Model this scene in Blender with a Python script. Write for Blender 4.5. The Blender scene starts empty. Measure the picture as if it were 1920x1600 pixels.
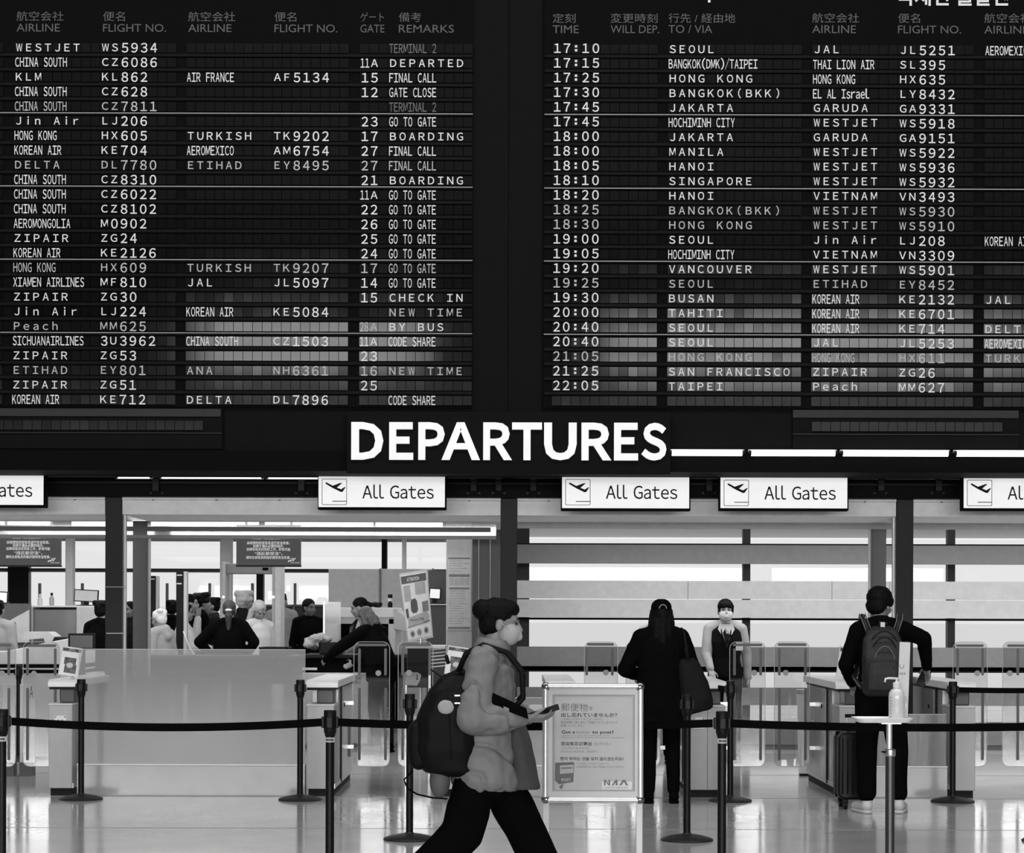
import bpy, bmesh, math, random
from mathutils import Vector, Matrix
random.seed(7)
PI = math.pi
sc = bpy.context.scene
COL = sc.collection
# ---------------------------------------------------------------- camera
F = 4000.0            # focal length in pixels of the 1920 px wide frame
CX, CY = 960.0, 1155.0  # principal point (horizon row) of the photograph
CAMZ = 1.46
ROLL = 0.0028
cam_d = bpy.data.cameras.new('camera')
cam_d.sensor_width = 36.0
cam_d.lens = 36.0 * F / 1920.0
cam_d.shift_y = (CY - 800.0) / 1920.0
cam_d.clip_end = 2000
cam = bpy.data.objects.new('camera', cam_d)
COL.objects.link(cam)
cam.matrix_world = Matrix.Translation((0, 0, CAMZ)) @ Matrix.Rotation(PI / 2, 4, 'X') @ Matrix.Rotation(ROLL, 4, 'Z')
sc.camera = cam
vs = sc.view_settings
vs.view_transform = 'Standard'
vs.look = 'None'
vs.gamma = 1.0
vs.exposure = 0.0
vs.use_curve_mapping = False
# ---------------------------------------------------------------- world: an even overcast sky
w = bpy.data.worlds.new('overcast_sky')
sc.world = w
w.use_nodes = True
bg = w.node_tree.nodes['Background']
bg.inputs[0].default_value = (0.84, 0.84, 0.84, 1)
bg.inputs[1].default_value = 1.0


def area(name, loc, rot, sx, sy, power):
    d = bpy.data.lights.new(name, 'AREA')
    d.shape = 'RECTANGLE'
    d.size, d.size_y, d.energy = sx, sy, power
    o = bpy.data.objects.new(name, d)
    o.location, o.rotation_euler = loc, rot
    COL.objects.link(o)
    return o


# hall: two bands of luminaires high on the opposite side, an added fill lamp aimed at the boards, softer ceiling lights over the queue
area('hall_luminaire_band', (-4.3, -10.5, 7.15), (math.radians(78), 0, 0), 4.6, 1.3, 130)
area('hall_luminaire_band', (6.6, -10.5, 7.15), (math.radians(78), 0, 0), 9.2, 1.3, 265)
area('added_board_fill', (0, 10.2, 9.6), (math.radians(46), 0, 0), 24, 1.8, 800)  # added lamp out of view, tilted to brighten the board lettering
area('hall_ceiling_light', (0, 9.0, 9.9), (0, 0, 0), 18, 7, 520)
area('added_front_fill', (0, -13.2, 3.4), (math.radians(88), 0, 0), 25, 2.6, 3300)  # added unseen fill behind the camera, brightens the lintel and counter fronts
# lights in the low ceiling behind the gates
area('gate_ceiling_light', (-4, 22.5, 2.74), (0, 0, 0), 8, 5, 230)
area('gate_ceiling_light', (5.5, 21.4, 2.74), (math.radians(12), 0, 0), 11, 2.4, 350)
area('gate_ceiling_light', (-4, 29.5, 2.74), (0, 0, 0), 9, 6, 190)
# ---------------------------------------------------------------- helpers


def P(px, py, Y):
    """world point at depth Y of a measured image position"""
    dx, dy = px - CX, py - CY
    c, s = math.cos(ROLL), math.sin(ROLL)
    tx, ty = dx * c + dy * s, -dx * s + dy * c
    return Vector((tx * Y / F, Y, CAMZ - ty * Y / F))


def R(x0, y0, x1, y1, Y):
    """X0, X1, Z0, Z1 of an upright rectangle at depth Y"""
    xm, ym = (x0 + x1) / 2, (y0 + y1) / 2
    return P(x0, ym, Y).x, P(x1, ym, Y).x, P(xm, y1, Y).z, P(xm, y0, Y).z


MATS = {}


def mat(name, v, rough=0.6, metal=0.0, spec=0.5, emit=0.0, var=0.06, scale=14.0, bump=0.0, bscale=60.0, coat=0.0, stretch=None):
    """neutral grey material with slight noise variation"""
    if name in MATS:
        return MATS[name]
    m = bpy.data.materials.new(name)
    m.use_nodes = True
    nt = m.node_tree
    b = nt.nodes['Principled BSDF']
    b.inputs['Roughness'].default_value = rough
    b.inputs['Metallic'].default_value = metal
    b.inputs['Specular IOR Level'].default_value = spec
    b.inputs['Coat Weight'].default_value = coat
    tc = nt.nodes.new('ShaderNodeTexCoord')
    mp = nt.nodes.new('ShaderNodeMapping')
    if stretch:
        mp.inputs['Scale'].default_value = stretch
    nt.links.new(tc.outputs['Object'], mp.inputs['Vector'])
    n = nt.nodes.new('ShaderNodeTexNoise')
    n.inputs['Scale'].default_value = scale
    n.inputs['Detail'].default_value = 4
    nt.links.new(mp.outputs['Vector'], n.inputs['Vector'])
    r = nt.nodes.new('ShaderNodeValToRGB')
    lo, hi = v * (1 - var), min(1.0, v * (1 + var))
    r.color_ramp.elements[0].position, r.color_ramp.elements[1].position = 0.3, 0.7
    r.color_ramp.elements[0].color = (lo, lo, lo, 1)
    r.color_ramp.elements[1].color = (hi, hi, hi, 1)
    nt.links.new(n.outputs['Fac'], r.inputs['Fac'])
    nt.links.new(r.outputs['Color'], b.inputs['Base Color'])
    if emit:
        b.inputs['Emission Color'].default_value = (1, 1, 1, 1)
        b.inputs['Emission Strength'].default_value = emit
    if bump:
        n2 = nt.nodes.new('ShaderNodeTexNoise')
        n2.inputs['Scale'].default_value = bscale
        n2.inputs['Detail'].default_value = 3
        nt.links.new(mp.outputs['Vector'], n2.inputs['Vector'])
        bp = nt.nodes.new('ShaderNodeBump')
        bp.inputs['Strength'].default_value = bump
        bp.inputs['Distance'].default_value = 0.01
        nt.links.new(n2.outputs['Fac'], bp.inputs['Height'])
        nt.links.new(bp.outputs['Normal'], b.inputs['Normal'])
    MATS[name] = m
    return m


def glass(name, tint=0.95, gloss=0.06, rough=0.02, film=0.0, film_v=0.8, grad=None):
    """thin clear sheet: transparent with a weak mirror, optionally a frosted film"""
    if name in MATS:
        return MATS[name]
    m = bpy.data.materials.new(name)
    m.use_nodes = True
    nt = m.node_tree
    nt.nodes.remove(nt.nodes['Principled BSDF'])
    out = nt.nodes['Material Output']
    tr = nt.nodes.new('ShaderNodeBsdfTransparent')
    tr.inputs[0].default_value = (tint, tint, tint, 1)
    gl = nt.nodes.new('ShaderNodeBsdfGlossy')
    gl.inputs['Roughness'].default_value = rough
    gl.inputs['Color'].default_value = (0.9, 0.9, 0.9, 1)
    mx = nt.nodes.new('ShaderNodeMixShader')
    mx.inputs[0].default_value = gloss
    nt.links.new(tr.outputs[0], mx.inputs[1])
    nt.links.new(gl.outputs[0], mx.inputs[2])
    last = mx
    if film:
        df = nt.nodes.new('ShaderNodeBsdfDiffuse')
        tl = nt.nodes.new('ShaderNodeBsdfTranslucent')
        for q in (df, tl):
            q.inputs[0].default_value = (film_v, film_v, film_v, 1)
        m1 = nt.nodes.new('ShaderNodeMixShader')
        m1.inputs[0].default_value = 0.5
        nt.links.new(df.outputs[0], m1.inputs[1])
        nt.links.new(tl.outputs[0], m1.inputs[2])
        m2 = nt.nodes.new('ShaderNodeMixShader')
        tc = nt.nodes.new('ShaderNodeTexCoord')
        n = nt.nodes.new('ShaderNodeTexNoise')
        n.inputs['Scale'].default_value = 3
        nt.links.new(tc.outputs['Object'], n.inputs['Vector'])
        ma = nt.nodes.new('ShaderNodeMapRange')
        ma.inputs['To Min'].default_value = film - 0.04
        ma.inputs['To Max'].default_value = film + 0.04
        nt.links.new(n.outputs['Fac'], ma.inputs['Value'])
        if grad:      # the film is printed denser towards the foot of the pane
            sx = nt.nodes.new('ShaderNodeSeparateXYZ')
            nt.links.new(tc.outputs['Generated'], sx.inputs[0])
            nt.links.new(sx.outputs['Z'], ma.inputs['Value'])
            ma.inputs['To Min'].default_value, ma.inputs['To Max'].default_value = grad
        nt.links.new(ma.outputs[0], m2.inputs[0])
        nt.links.new(mx.outputs[0], m2.inputs[1])
        nt.links.new(m1.outputs[0], m2.inputs[2])
        last = m2
    nt.links.new(last.outputs[0], out.inputs[0])
    MATS[name] = m
    return m


GLY = {}


def glyphs(s, off=0.0):
    """outline mesh of a string in the built-in font: verts (x, y), faces, bounds"""
    k = (s, off)
    if k in GLY:
        return GLY[k]
    c = bpy.data.curves.new('t', 'FONT')
    c.body, c.size, c.offset, c.resolution_u = s, 1.0, off, 3
    o = bpy.data.objects.new('t', c)
    COL.objects.link(o)
    me = bpy.data.meshes.new_from_object(o.evaluated_get(bpy.context.evaluated_depsgraph_get()))
    v = [(p.co.x, p.co.y) for p in me.vertices]
    f = [tuple(q.vertices) for q in me.polygons]
    bpy.data.objects.remove(o)
    bpy.data.curves.remove(c)
    bpy.data.meshes.remove(me)
    b = (min(p[0] for p in v), max(p[0] for p in v), min(p[1] for p in v), max(p[1] for p in v)) if v else (0, 0, 0, 0)
    GLY[k] = (v, f, b)
    return GLY[k]


def wide(c):
    """full-width form of a Latin character: the even gothic letters of the boards"""
    return chr(ord(c) + 0xFEE0) if '!' <= c <= '~' else c


def frame_of(d):
    d = Vector(d).normalized()
    a = Vector((0, 0, 1)) if abs(d.z) < 0.9 else Vector((0, 1, 0))
    u = d.cross(a).normalized()
    return d, u, d.cross(u).normalized()


class MB:
    def __init__(s):
        s.v, s.f = [], []

    def add(s, vs_, fs_, M=None):
        o = len(s.v)
        s.v += [tuple(M @ Vector(p)) if M else tuple(p) for p in vs_]
        s.f += [tuple(i + o for i in f) for f in fs_]
        return s

    def box(s, x0, x1, y0, y1, z0, z1, M=None):
        v = [(x, y, z) for z in (z0, z1) for y in (y0, y1) for x in (x0, x1)]
        return s.add(v, [(0, 2, 3, 1), (4, 5, 7, 6), (0, 1, 5, 4), (2, 6, 7, 3), (0, 4, 6, 2), (1, 3, 7, 5)], M)

    def prism(s, pts, y0, y1, M=None):
        """polygon in XZ pushed from y0 to y1"""
        n = len(pts)
        v = [(p[0], y0, p[1]) for p in pts] + [(p[0], y1, p[1]) for p in pts]
        f = [tuple(range(n))[::-1], tuple(range(n, 2 * n))]
        f += [(i, (i + 1) % n, (i + 1) % n + n, i + n) for i in range(n)]
        return s.add(v, f, M)

    def prismx(s, pts, x0, x1, M=None):
        """polygon in YZ pushed from x0 to x1"""
        n = len(pts)
        v = [(x0, p[0], p[1]) for p in pts] + [(x1, p[0], p[1]) for p in pts]
        f = [tuple(range(n)), tuple(range(n, 2 * n))[::-1]]
        f += [(i, i + n, (i + 1) % n + n, (i + 1) % n) for i in range(n)]
        return s.add(v, f, M)

    def rings(s, rs, M=None, caps=True):
        """skin between equal-length rings of points"""
        n = len(rs[0])
        v = [p for r in rs for p in r]
        f = []
        for k in range(len(rs) - 1):
            for i in range(n):
                j = (i + 1) % n
                f.append((k * n + i, k * n + j, (k + 1) * n + j, (k + 1) * n + i))
        if caps:
            f.append(tuple(range(n))[::-1])
            f.append(tuple(range((len(rs) - 1) * n, len(rs) * n)))
        return s.add(v, f, M)

    def tube(s, pts, r, n=10, M=None, closed=False):
        pts = [Vector(p) for p in pts]
        rs = []
        u = None
        for i, p in enumerate(pts):
            a, b = pts[max(0, i - 1)], pts[min(len(pts) - 1, i + 1)]
            if closed:
                a, b = pts[i - 1], pts[(i + 1) % len(pts)]
            d = (b - a).normalized()
            if u is None:
                _, u, _ = frame_of(d)
            u = (u - d * u.dot(d)).normalized()
            w_ = d.cross(u)
            rr = r[i] if isinstance(r, (list, tuple)) else r
            rs.append([p + (u * math.cos(2 * PI * k / n) + w_ * math.sin(2 * PI * k / n)) * rr for k in range(n)])
        if closed:
            rs.append(rs[0])
        return s.rings(rs, M, caps=not closed)

    def lathe(s, prof, c=(0, 0, 0), n=28, M=None):
        rs = [[(c[0] + r * math.cos(2 * PI * k / n), c[1] + r * math.sin(2 * PI * k / n), c[2] + z) for k in range(n)] for r, z in prof]
        return s.rings(rs, M)

    def rc(s, a, b, r0, r1, n=14, M=None):
        """tapered limb with round ends"""
        a, b = Vector(a), Vector(b)
        d, u, w_ = frame_of(b - a if (b - a).length > 1e-6 else Vector((0, 0, 1)))
        rs = []
        for c, r, an in [(a, r0, -75), (a, r0, -45), (a, r0, -15), (a, r0, 0), (b, r1, 0), (b, r1, 15), (b, r1, 45), (b, r1, 75)]:
            an = math.radians(an)
            rs.append([c + d * (r * math.sin(an)) + (u * math.cos(2 * PI * k / n) + w_ * math.sin(2 * PI * k / n)) * (r * math.cos(an)) for k in range(n)])
        return s.rings(rs, M)

    def ell(s, c, r, rot=None, n=16, M=None):
        rs = []
        for i in range(1, 9):
            t = PI * i / 9 - PI / 2
            rs.append([Vector((r[0] * math.cos(t) * math.cos(2 * PI * k / n), r[1] * math.cos(t) * math.sin(2 * PI * k / n), r[2] * math.sin(t))) for k in range(n)])
        c = Vector(c)
        rs = [[c + (rot @ p if rot else p) for p in q] for q in rs]
        return s.rings(rs, M)

    def text(s, t, x, z, h, width=None, y=0.0, off=0.0, align='l', ref='H', M=None, wmax=None, depth=0.0):
        """writing in the XZ plane facing -Y: cap height h, baseline z"""
        v, f, b = glyphs(t, off)
        if not v:
            return s
        cap = glyphs(ref, 0.0)[2]
        k = h / (cap[3] - cap[2])
        kx = k
        nat = (b[1] - b[0])
        if width:
            kx = width / nat
        if wmax and nat * kx > wmax:
            kx = wmax / nat
        x0 = x - b[0] * kx
        if align == 'c':
            x0 = x - (b[0] + b[1]) / 2 * kx
        elif align == 'r':
            x0 = x - b[1] * kx
        pts = [(x0 + p[0] * kx, y, z + p[1] * k) for p in v]
        if depth:
            n = len(pts)
            back = [(p[0], y + depth, p[2]) for p in pts]
            edges = {}
            for q in f:
                for i in range(len(q)):
                    e = (q[i], q[(i + 1) % len(q)])
                    if (e[1], e[0]) in edges:
                        del edges[(e[1], e[0])]
                    else:
                        edges[e] = 1
            fs = list(f) + [tuple(i + n for i in q)[::-1] for q in f] + [(a + n, b_ + n, b_, a) for a, b_ in edges]
            return s.add(pts + back, fs, M)
        return s.add(pts, f, M)

    def spaced(s, t, x, z, h, width, y, off=0.0):
        """writing set letter by letter with even gaps to a given width"""
        k = h / (glyphs(wide('H'))[2][3] - glyphs(wide('H'))[2][2])
        gs = [glyphs(wide(c), off)[2] if c != ' ' else (0, .26, 0, 0) for c in t]
        kx = k * .82
        tot = sum(b[1] - b[0] for b in gs) * kx
        gap = (width - tot) / (len(t) - 1)
        for c, b in zip(t, gs):
            if c != ' ':
                s.text(wide(c), x, z, h, width=(b[1] - b[0]) * kx, y=y, off=off, ref=wide('H'))
            x += (b[1] - b[0]) * kx + gap
        return s

    def mesh(s, name):
        me = bpy.data.meshes.new(name)
        me.from_pydata(s.v, [], s.f)
        me.validate()
        return me

    def build(s, name, m, parent=None, smooth=False, bevel=0.0, seg=2, fix=True):
        me = s.mesh(name)
        if fix:
            bm = bmesh.new()
            bm.from_mesh(me)
            bmesh.ops.recalc_face_normals(bm, faces=bm.faces)
            bm.to_mesh(me)
            bm.free()
        return link(name, me, m, parent, smooth, bevel, seg)


def link(name, me, m, parent=None, smooth=False, bevel=0.0, seg=2):
    me.materials.clear()
    me.materials.append(m)
    if smooth:
        me.polygons.foreach_set('use_smooth', [True] * len(me.polygons))
        if smooth == 'auto':
            me.set_sharp_from_angle(angle=math.radians(38))
    o = bpy.data.objects.new(name, me)
    COL.objects.link(o)
    if parent:
        o.parent = parent
        o.matrix_parent_inverse = INV(parent)
    if bevel:
        md = o.modifiers.new('edge', 'BEVEL')
        md.width, md.segments, md.limit_method = bevel, seg, 'ANGLE'
    return o


def LOCM(o):
    return Matrix.LocRotScale(o.location, o.rotation_euler, o.scale)


def INV(o):
    """children are modelled in world coordinates: undo the parent's own place"""
    m = LOCM(o)
    q = o
    while q.parent:
        m = LOCM(q.parent) @ q.matrix_parent_inverse @ m
        q = q.parent
    return m.inverted()


def thing(name, label, cat, loc=(0, 0, 0), group=None):
    o = bpy.data.objects.new(name, None)
    o.empty_display_size = 0.1
    COL.objects.link(o)
    o.location = loc
    o['label'], o['category'] = label, cat
    if group:
        o['group'] = group
    return o


def tag(o, label, cat, group=None):
    o['label'], o['category'] = label, cat
    if group:
        o['group'] = group
    return o


def struct(o):
    o['kind'] = 'structure'
    return o


def kids(o):
    return [c for c in bpy.data.objects if c.parent == o]


def copy_tree(o, loc, label, rotz=0.0):
    """a copy of a thing with copies of its parts and their sub-parts"""
    r = o.copy()
    COL.objects.link(r)
    r.location = loc
    r.rotation_euler.z = rotz
    r['label'] = label
    for c in kids(o):
        d = c.copy()
        COL.objects.link(d)
        d.parent = r
        for g in kids(c):
            e = g.copy()
            COL.objects.link(e)
            e.parent = d
    return r


def rrect(x0, x1, z0, z1, r, n=5):
    pts = []
    for cx, cz, a0 in ((x1 - r, z1 - r, 0), (x0 + r, z1 - r, 90), (x0 + r, z0 + r, 180), (x1 - r, z0 + r, 270)):
        for i in range(n + 1):
            a = math.radians(a0 + 90 * i / n)
            pts.append((cx + r * math.cos(a), cz + r * math.sin(a)))
    return pts


# ---------------------------------------------------------------- shared materials
M_black = mat('matte_black', 0.003, 0.7, spec=0.04)
M_black2 = mat('black_metal', 0.007, 0.45, spec=0.15)
M_panel = mat('black_board_panel', 0.0045, 0.65, spec=0.05, var=0.1)
M_char = mat('charcoal_metal', 0.018, 0.45, spec=0.35)
M_white = mat('white_paint', 0.72, 0.45)
M_grey = mat('grey_paint', 0.42, 0.5)
M_lgrey = mat('light_grey_panel', 0.55, 0.45)
M_mgrey = mat('mid_grey_panel', 0.22, 0.5)
M_dgrey = mat('dark_grey_panel', 0.09, 0.5)
M_steel = mat('brushed_steel', 0.5, 0.28, metal=0.9, var=0.12, stretch=(1, 1, 14))
M_alu = mat('satin_aluminium', 0.8, 0.32, metal=0.7)
M_paper = mat('paper', 0.72, 0.8, spec=0.2)
M_ink = mat('black_ink', 0.02, 0.8, spec=0.1)
M_ginK = mat('grey_ink', 0.2, 0.8, spec=0.1)
M_lit = mat('lit_sign_face', 0.75, 0.5, emit=0.52)
M_tube = mat('fluorescent_tube', 0.9, 0.4, emit=2.4)
M_clear = glass('clear_glass', 0.96, 0.05)
M_win = glass('window_glass', 0.98, 0.015)
M_acr = glass('clear_acrylic', 0.9, 0.07)
# ---------------------------------------------------------------- setting
YB = 17.4     # board plane
YC1, YC2 = 18.6, 19.9   # front and back pillar rows of the gate line
YW = 36.0     # window wall of the security hall
YS = 23.4     # slatted screen
XL, XR = -13.0, 13.0
ZI = 2.8      # ceiling behind the gates


def sbox(name, x0, x1, y0, y1, z0, z1, m, bevel=0.0):
    return struct(MB().box(x0, x1, y0, y1, z0, z1).build(name, m, bevel=bevel))


def floor_material():
    m = mat('polished_floor', 0.44, 0.16, spec=0.6, var=0.10, scale=2.2, bump=0.05, bscale=5.0)
    nt = m.node_tree
    b = nt.nodes['Principled BSDF']
    n = nt.nodes.new('ShaderNodeTexNoise')
    n.inputs['Scale'].default_value = 1.3
    n.inputs['Detail'].default_value = 6
    tc = [x for x in nt.nodes if x.type == 'TEX_COORD'][0]
    nt.links.new(tc.outputs['Object'], n.inputs['Vector'])
    r = nt.nodes.new('ShaderNodeMapRange')
    r.inputs['To Min'].default_value, r.inputs['To Max'].default_value = 0.08, 0.17
    nt.links.new(n.outputs['Fac'], r.inputs['Value'])
    nt.links.new(r.outputs[0], b.inputs['Roughness'])
    return m


M_floor = floor_material()
sbox('floor', XL - .2, XR + .2, -14.2, YW + 1, -0.15, 0.0, M_floor)
for i, yy in enumerate((14.6, 17.12, 19.62)):      # joints between floor slabs
    sbox('trim_%d' % (i + 1), XL, XR, yy, yy + 0.012, 0.0, 0.0015, M_mgrey)
M_wall = mat('hall_wall', 0.10, 0.8)
sbox('wall_left', XL - .2, XL, -14.2, YW + .3, 0, 10, M_wall)
sbox('wall_right', XR, XR + .2, -14.2, YW + .3, 0, 10, M_wall)
sbox('wall_rear', XL, XR, -14.2, -14.0, 0, 10, M_wall)
sbox('ceiling', XL - .2, XR + .2, -14.2, YB + .3, 10, 10.2, mat('hall_ceiling', 0.04, 0.8))
sbox('wall_front', XL, XR, YB + .02, YB + .3, 2.80, 10, M_panel)   # black wall carrying the board
sbox('ceiling_low', XL, XR, YC1 + .2, YW + .3, ZI, ZI + .15, mat('low_ceiling', 0.62, 0.8))
# joints of the black wall: narrow battens beside the boards
for i, px in enumerate((420, 952, 1016, 1210, 1486)):
    a = P(px, 800, YB)
    z0 = P(px, 843, YB).z
    z1 = P(px, 766 if px in (420, 1486, 1210) else 0, YB).z
    sbox('trim_%d' % (i + 4), a.x - .003, a.x + .003, YB + .012, YB + .03, z0, z1, M_black)

# black beam under the board with its ledges and the dark track below it
zb0, zb1 = P(960, 885, YB).z, P(960, 848, YB).z
sbox('beam_upper', XL, XR, YB - .04, YB + .8, zb0, zb1, M_black)
zt0, zt1 = P(960, 933, YC1 - .15).z, P(960, 897, YC1 - .15).z
sbox('beam_track', XL, XR, YC1 - .15, YC1 + .3, zt0, zt1, mat('track_dark', .006, .6, spec=.05))
sbox('beam_track_strip', XL, XR, YC1 - .19, YC1 - .14, P(960, 911, YC1).z, P(960, 908, YC1).z, M_black2)
for i, px in enumerate((60, 292, 565, 888, 935, 1000, 1330, 1652, 1760)):
    a = P(px, 905, YC1 - .2)
    struct(MB().box(a.x - .03, a.x + .03, YC1 - .22, YC1 - .12, a.z - .075, a.z + .03).build('beam_section', M_black2, bevel=.006))
    for dx in (-.05, .05):
        struct(MB().lathe([(.012, 0), (.012, .012)], n=8, M=Matrix.Translation((a.x + dx, YC1 - .15, a.z - .09)) @ Matrix.Rotation(PI / 2, 4, 'X')).build('beam_piece', M_black2))

# light lintel boxes between the pillars, soffit strip and glazed transom behind
PILL = [(-9.0, 0), (213, 1), (952, 1), (1695, 1)]
px_x = lambda px: P(px, 1050, YC1).x
zl0, zl1 = P(960, 967, YC1).z, P(960, 933, YC1).z
M_lint = mat('lintel_paint', 0.82, 0.55)
spans = [(XL, px_x(197)), (px_x(228), px_x(939)), (px_x(969), px_x(1680)), (px_x(1711), XR)]
for i, (a, b) in enumerate(spans):
    sbox('lintel_%d' % (i + 1), a, b, YC1, YC2 + .02, zl0, zl1 - .032, M_lint, bevel=.004)
    sbox('lintel_cap_%d' % (i + 1), a, b, YC1 - .012, YC1 + .2, zl1 - .030, zl1, M_lint)
    n = int((b - a) / .5)
    for k in range(n):
        x = a + (k + .5) * (b - a) / n
        struct(MB().box(x - .006, x + .006, YC1 - .018, YC1, zl1 - .036, zl1 - .026).build('lintel_piece', M_dgrey))
    sbox('trim_%d' % (20 + i), a, b, YC2 - .01, YC2 + .05, P(960, 980, YC2).z, P(960, 977.5, YC2).z, M_white)
# transom bar of the left opening and its glass
zq0, zq1 = P(500, 1010.5, YC2).z, P(500, 1004, YC2).z
sbox('trim_30', XL, P(930, 1000, YC2).x, YC2 - .03, YC2 + .05, zq0, zq1, M_mgrey)
sbox('trim_31', XL, P(920, 1000, YC2).x, YC2 - .02, YC2 + .03, P(500, 997, YC2).z, P(500, 988.5, YC2).z, M_dgrey)
zg1 = P(500, 978, YC2).z
struct(MB().box(XL, P(930, 1000, YC2).x, YC2 + .005, YC2 + .012, zq1, zg1).build('window_transom', glass('hazy_glass', 0.85, 0.12, 0.08, film=0.25)))
sbox('trim_32', P(969, 990, YC2).x, XR, YC2 - .03, YC2 + .05, P(1400, 992, YC2).z, P(1400, 980, YC2).z, M_grey)

# pillars: front and back rows
def pillar(x, y, w, m, name='pillar'):
    struct(MB().box(x - w / 2, x + w / 2, y, y + .16, 0, zt0 + .0).build(name, m, bevel=.004))


M_pil = mat('dark_pillar', 0.014, 0.5, spec=0.2)
M_edge = mat('pillar_edge', 0.35, 0.4, metal=.6)
for i, px in enumerate((213.5, 954, 1696)):
    x = P(px, 1100, YC1).x
    pillar(x, YC1 - .02, .145, M_pil)
    sgn = 1 if px < 960 else -1
    if px != 954:
        xe = x + sgn * (.0725 + .010)
        sbox('trim_%d' % (40 + i), xe - .012, xe + .012, YC1 + .05, YC1 + .10, 0, zl0, M_edge)
        x2 = P(px, 1100, YC1).x * 1.0
        struct(MB().box(x2 - .0675, x2 + .0675, YC2, YC2 + .15, 0, zl0).build('pillar', mat('dark_pillar_steel', 0.035, 0.35, metal=.3), bevel=.004))
        xe = x2 + sgn * (.0675 + .008)
        sbox('trim_%d' % (50 + i), xe - .010, xe + .010, YC2 + .05, YC2 + .10, 0, zl0, M_edge)
        if px < 960:
            # thin fixing line and glass strip between the two pillars
            for yy in (1101, 1188):
                za = P(240, yy, YC1).z
                struct(MB().tube([(x - .06, YC1 - .03, za), (x + .09, YC1 - .03, za)], .004, 6).build('trim_strip', M_alu))

# ------------------------------------------------ right side: slatted screen in front of a window wall
xs0, xs1 = P(968, 1100, YS).x, XR
M_slat = mat('screen_slat', 0.52, 0.5, spec=0.3)
M_slat_d = mat('screen_slat_dark', 0.20, 0.5, spec=0.3)
slats = [(993 + 29.5, 1058, M_slat_d), (1090, 1123.5, M_slat), (1125.5, 1159, M_slat), (1214, 1249, M_slat_d),
         (1290, 1323, M_slat_d), (1362, 1397, M_slat_d)]
for i, (y0, y1, m) in enumerate(slats):
    z1, z0 = P(1450, y0, YS).z, P(1450, y1, YS).z
    sbox('wall_screen_slat_%d' % (i + 1), xs0, xs1, YS, YS + .05, z0, z1, m, bevel=.003)
YG = YS + 0.9
zz = lambda py: P(1450, py, YG).z
for k, px in enumerate((1400, 1784, 2168)):
    x = P(px, 1100, YG).x
    sbox('window_frame_%d' % (k + 1), x - .042, x + .042, YG, YG + .12, 0, ZI, M_char)
x = P(976, 1100, YG).x
sbox('window_frame_0', x - .10, x + .10, YG, YG + .12, 0, ZI, M_char)
for k, (y0, y1, m) in enumerate(((1159.5, 1163.5, M_black2), (1249, 1258, M_lgrey), (1250.5, 1261, M_black2), (1020, 1023.5, M_black2), (1354, 1362, M_mgrey))):
    sbox('window_frame_%d' % (k + 20), P(968, 1100, YG).x, XR, YG - .02, YG + .08, zz(y1), zz(y0), m)
sbox('window_sill_low', P(968, 1100, YG).x, XR, YG - .05, YG + .12, 0, 0.10, M_mgrey)
struct(MB().box(P(968, 1100, YG).x, XR, YG + .05, YG + .056, 0, ZI).build('window_1', M_win))
for k, px in enumerate((1290, 1560, 1668)):     # thin glass joints of the screen
    x = P(px, 1100, YS).x
    sbox('wall_screen_line_%d' % k, x - .002, x + .002, YS - .004, YS + .004, P(px, 1125, YS).z, P(px, 1092, YS).z, M_dgrey)
# dividing wall between the security hall and the screen: dark door leaves seen edge-on
YD = 20.6
M_dark = mat('dark_door_leaf', 0.014, 0.4, spec=.4)
sbox('wall_divider', P(940, 1100, YD).x, P(968, 1100, YD).x, YD, YG, 0, ZI, M_dark)
sbox('door_1', P(886, 1100, YD).x, P(939, 1100, YD).x, YD + .02, YD + .08, 0, zq0 + .12, M_dark)
for k, px in enumerate((897.5, 919, 940)):
    x = P(px, 1100, YD).x
    sbox('door_trim_%d' % k, x - .005, x + .005, YD - .004, YD + .03, 0, zq0 + .12, M_mgrey)

# ------------------------------------------------ left: far window wall of the security hall
zw = lambda py: P(500, py, YW).z
xw0, xw1 = XL, P(968, 1100, YW).x
sbox('window_transom_frame', xw0, xw1, YW - .05, YW + .1, zw(1074), zw(1068), M_dgrey)
sbox('window_head_frame', xw0, xw1, YW - .05, YW + .1, ZI - .1, ZI + .1, M_lgrey)
sbox('window_low_frame', xw0, xw1, YW - .05, YW + .1, zw(1069.5), zw(1067), M_mgrey)
sbox('wall_far_low', xw0, xw1, YW - .06, YW + .1, 0, 0.75, M_mgrey)
struct(MB().box(xw0, xw1, YW + .02, YW + .026, .75, ZI - .1).build('window_2', M_win))
for k, (a, b) in enumerate(((17, 56), (716, 726), (482, 495))):
    x0, x1 = P(a, 1100, YW).x, P(b, 1100, YW).x
    sbox('window_frame_%d' % (10 + k), x0, x1, YW - .1, YW + .1, 0, ZI, M_black2)
for k, px in enumerate((74, 154, 313, 393, 473, 553)):
    x = P(px, 1100, YW - .2).x
    sbox('window_frame_%d' % (k + 30), x - .022, x + .022, YW - .2, YW - .15, 0, P(px, 1094, YW - .2).z, M_mgrey)
# pale round-edged pillars of the security hall
for k, (a, b, y) in enumerate(((122, 136.5, 33.0), (412, 434, 33.5), (753.5, 761, 33.0))):
    x0, x1 = P(a, 1100, y).x, P(b, 1100, y).x
    sbox('pillar', x0, x1, y, y + .2, 0, ZI, M_lgrey, bevel=.02)
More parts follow.
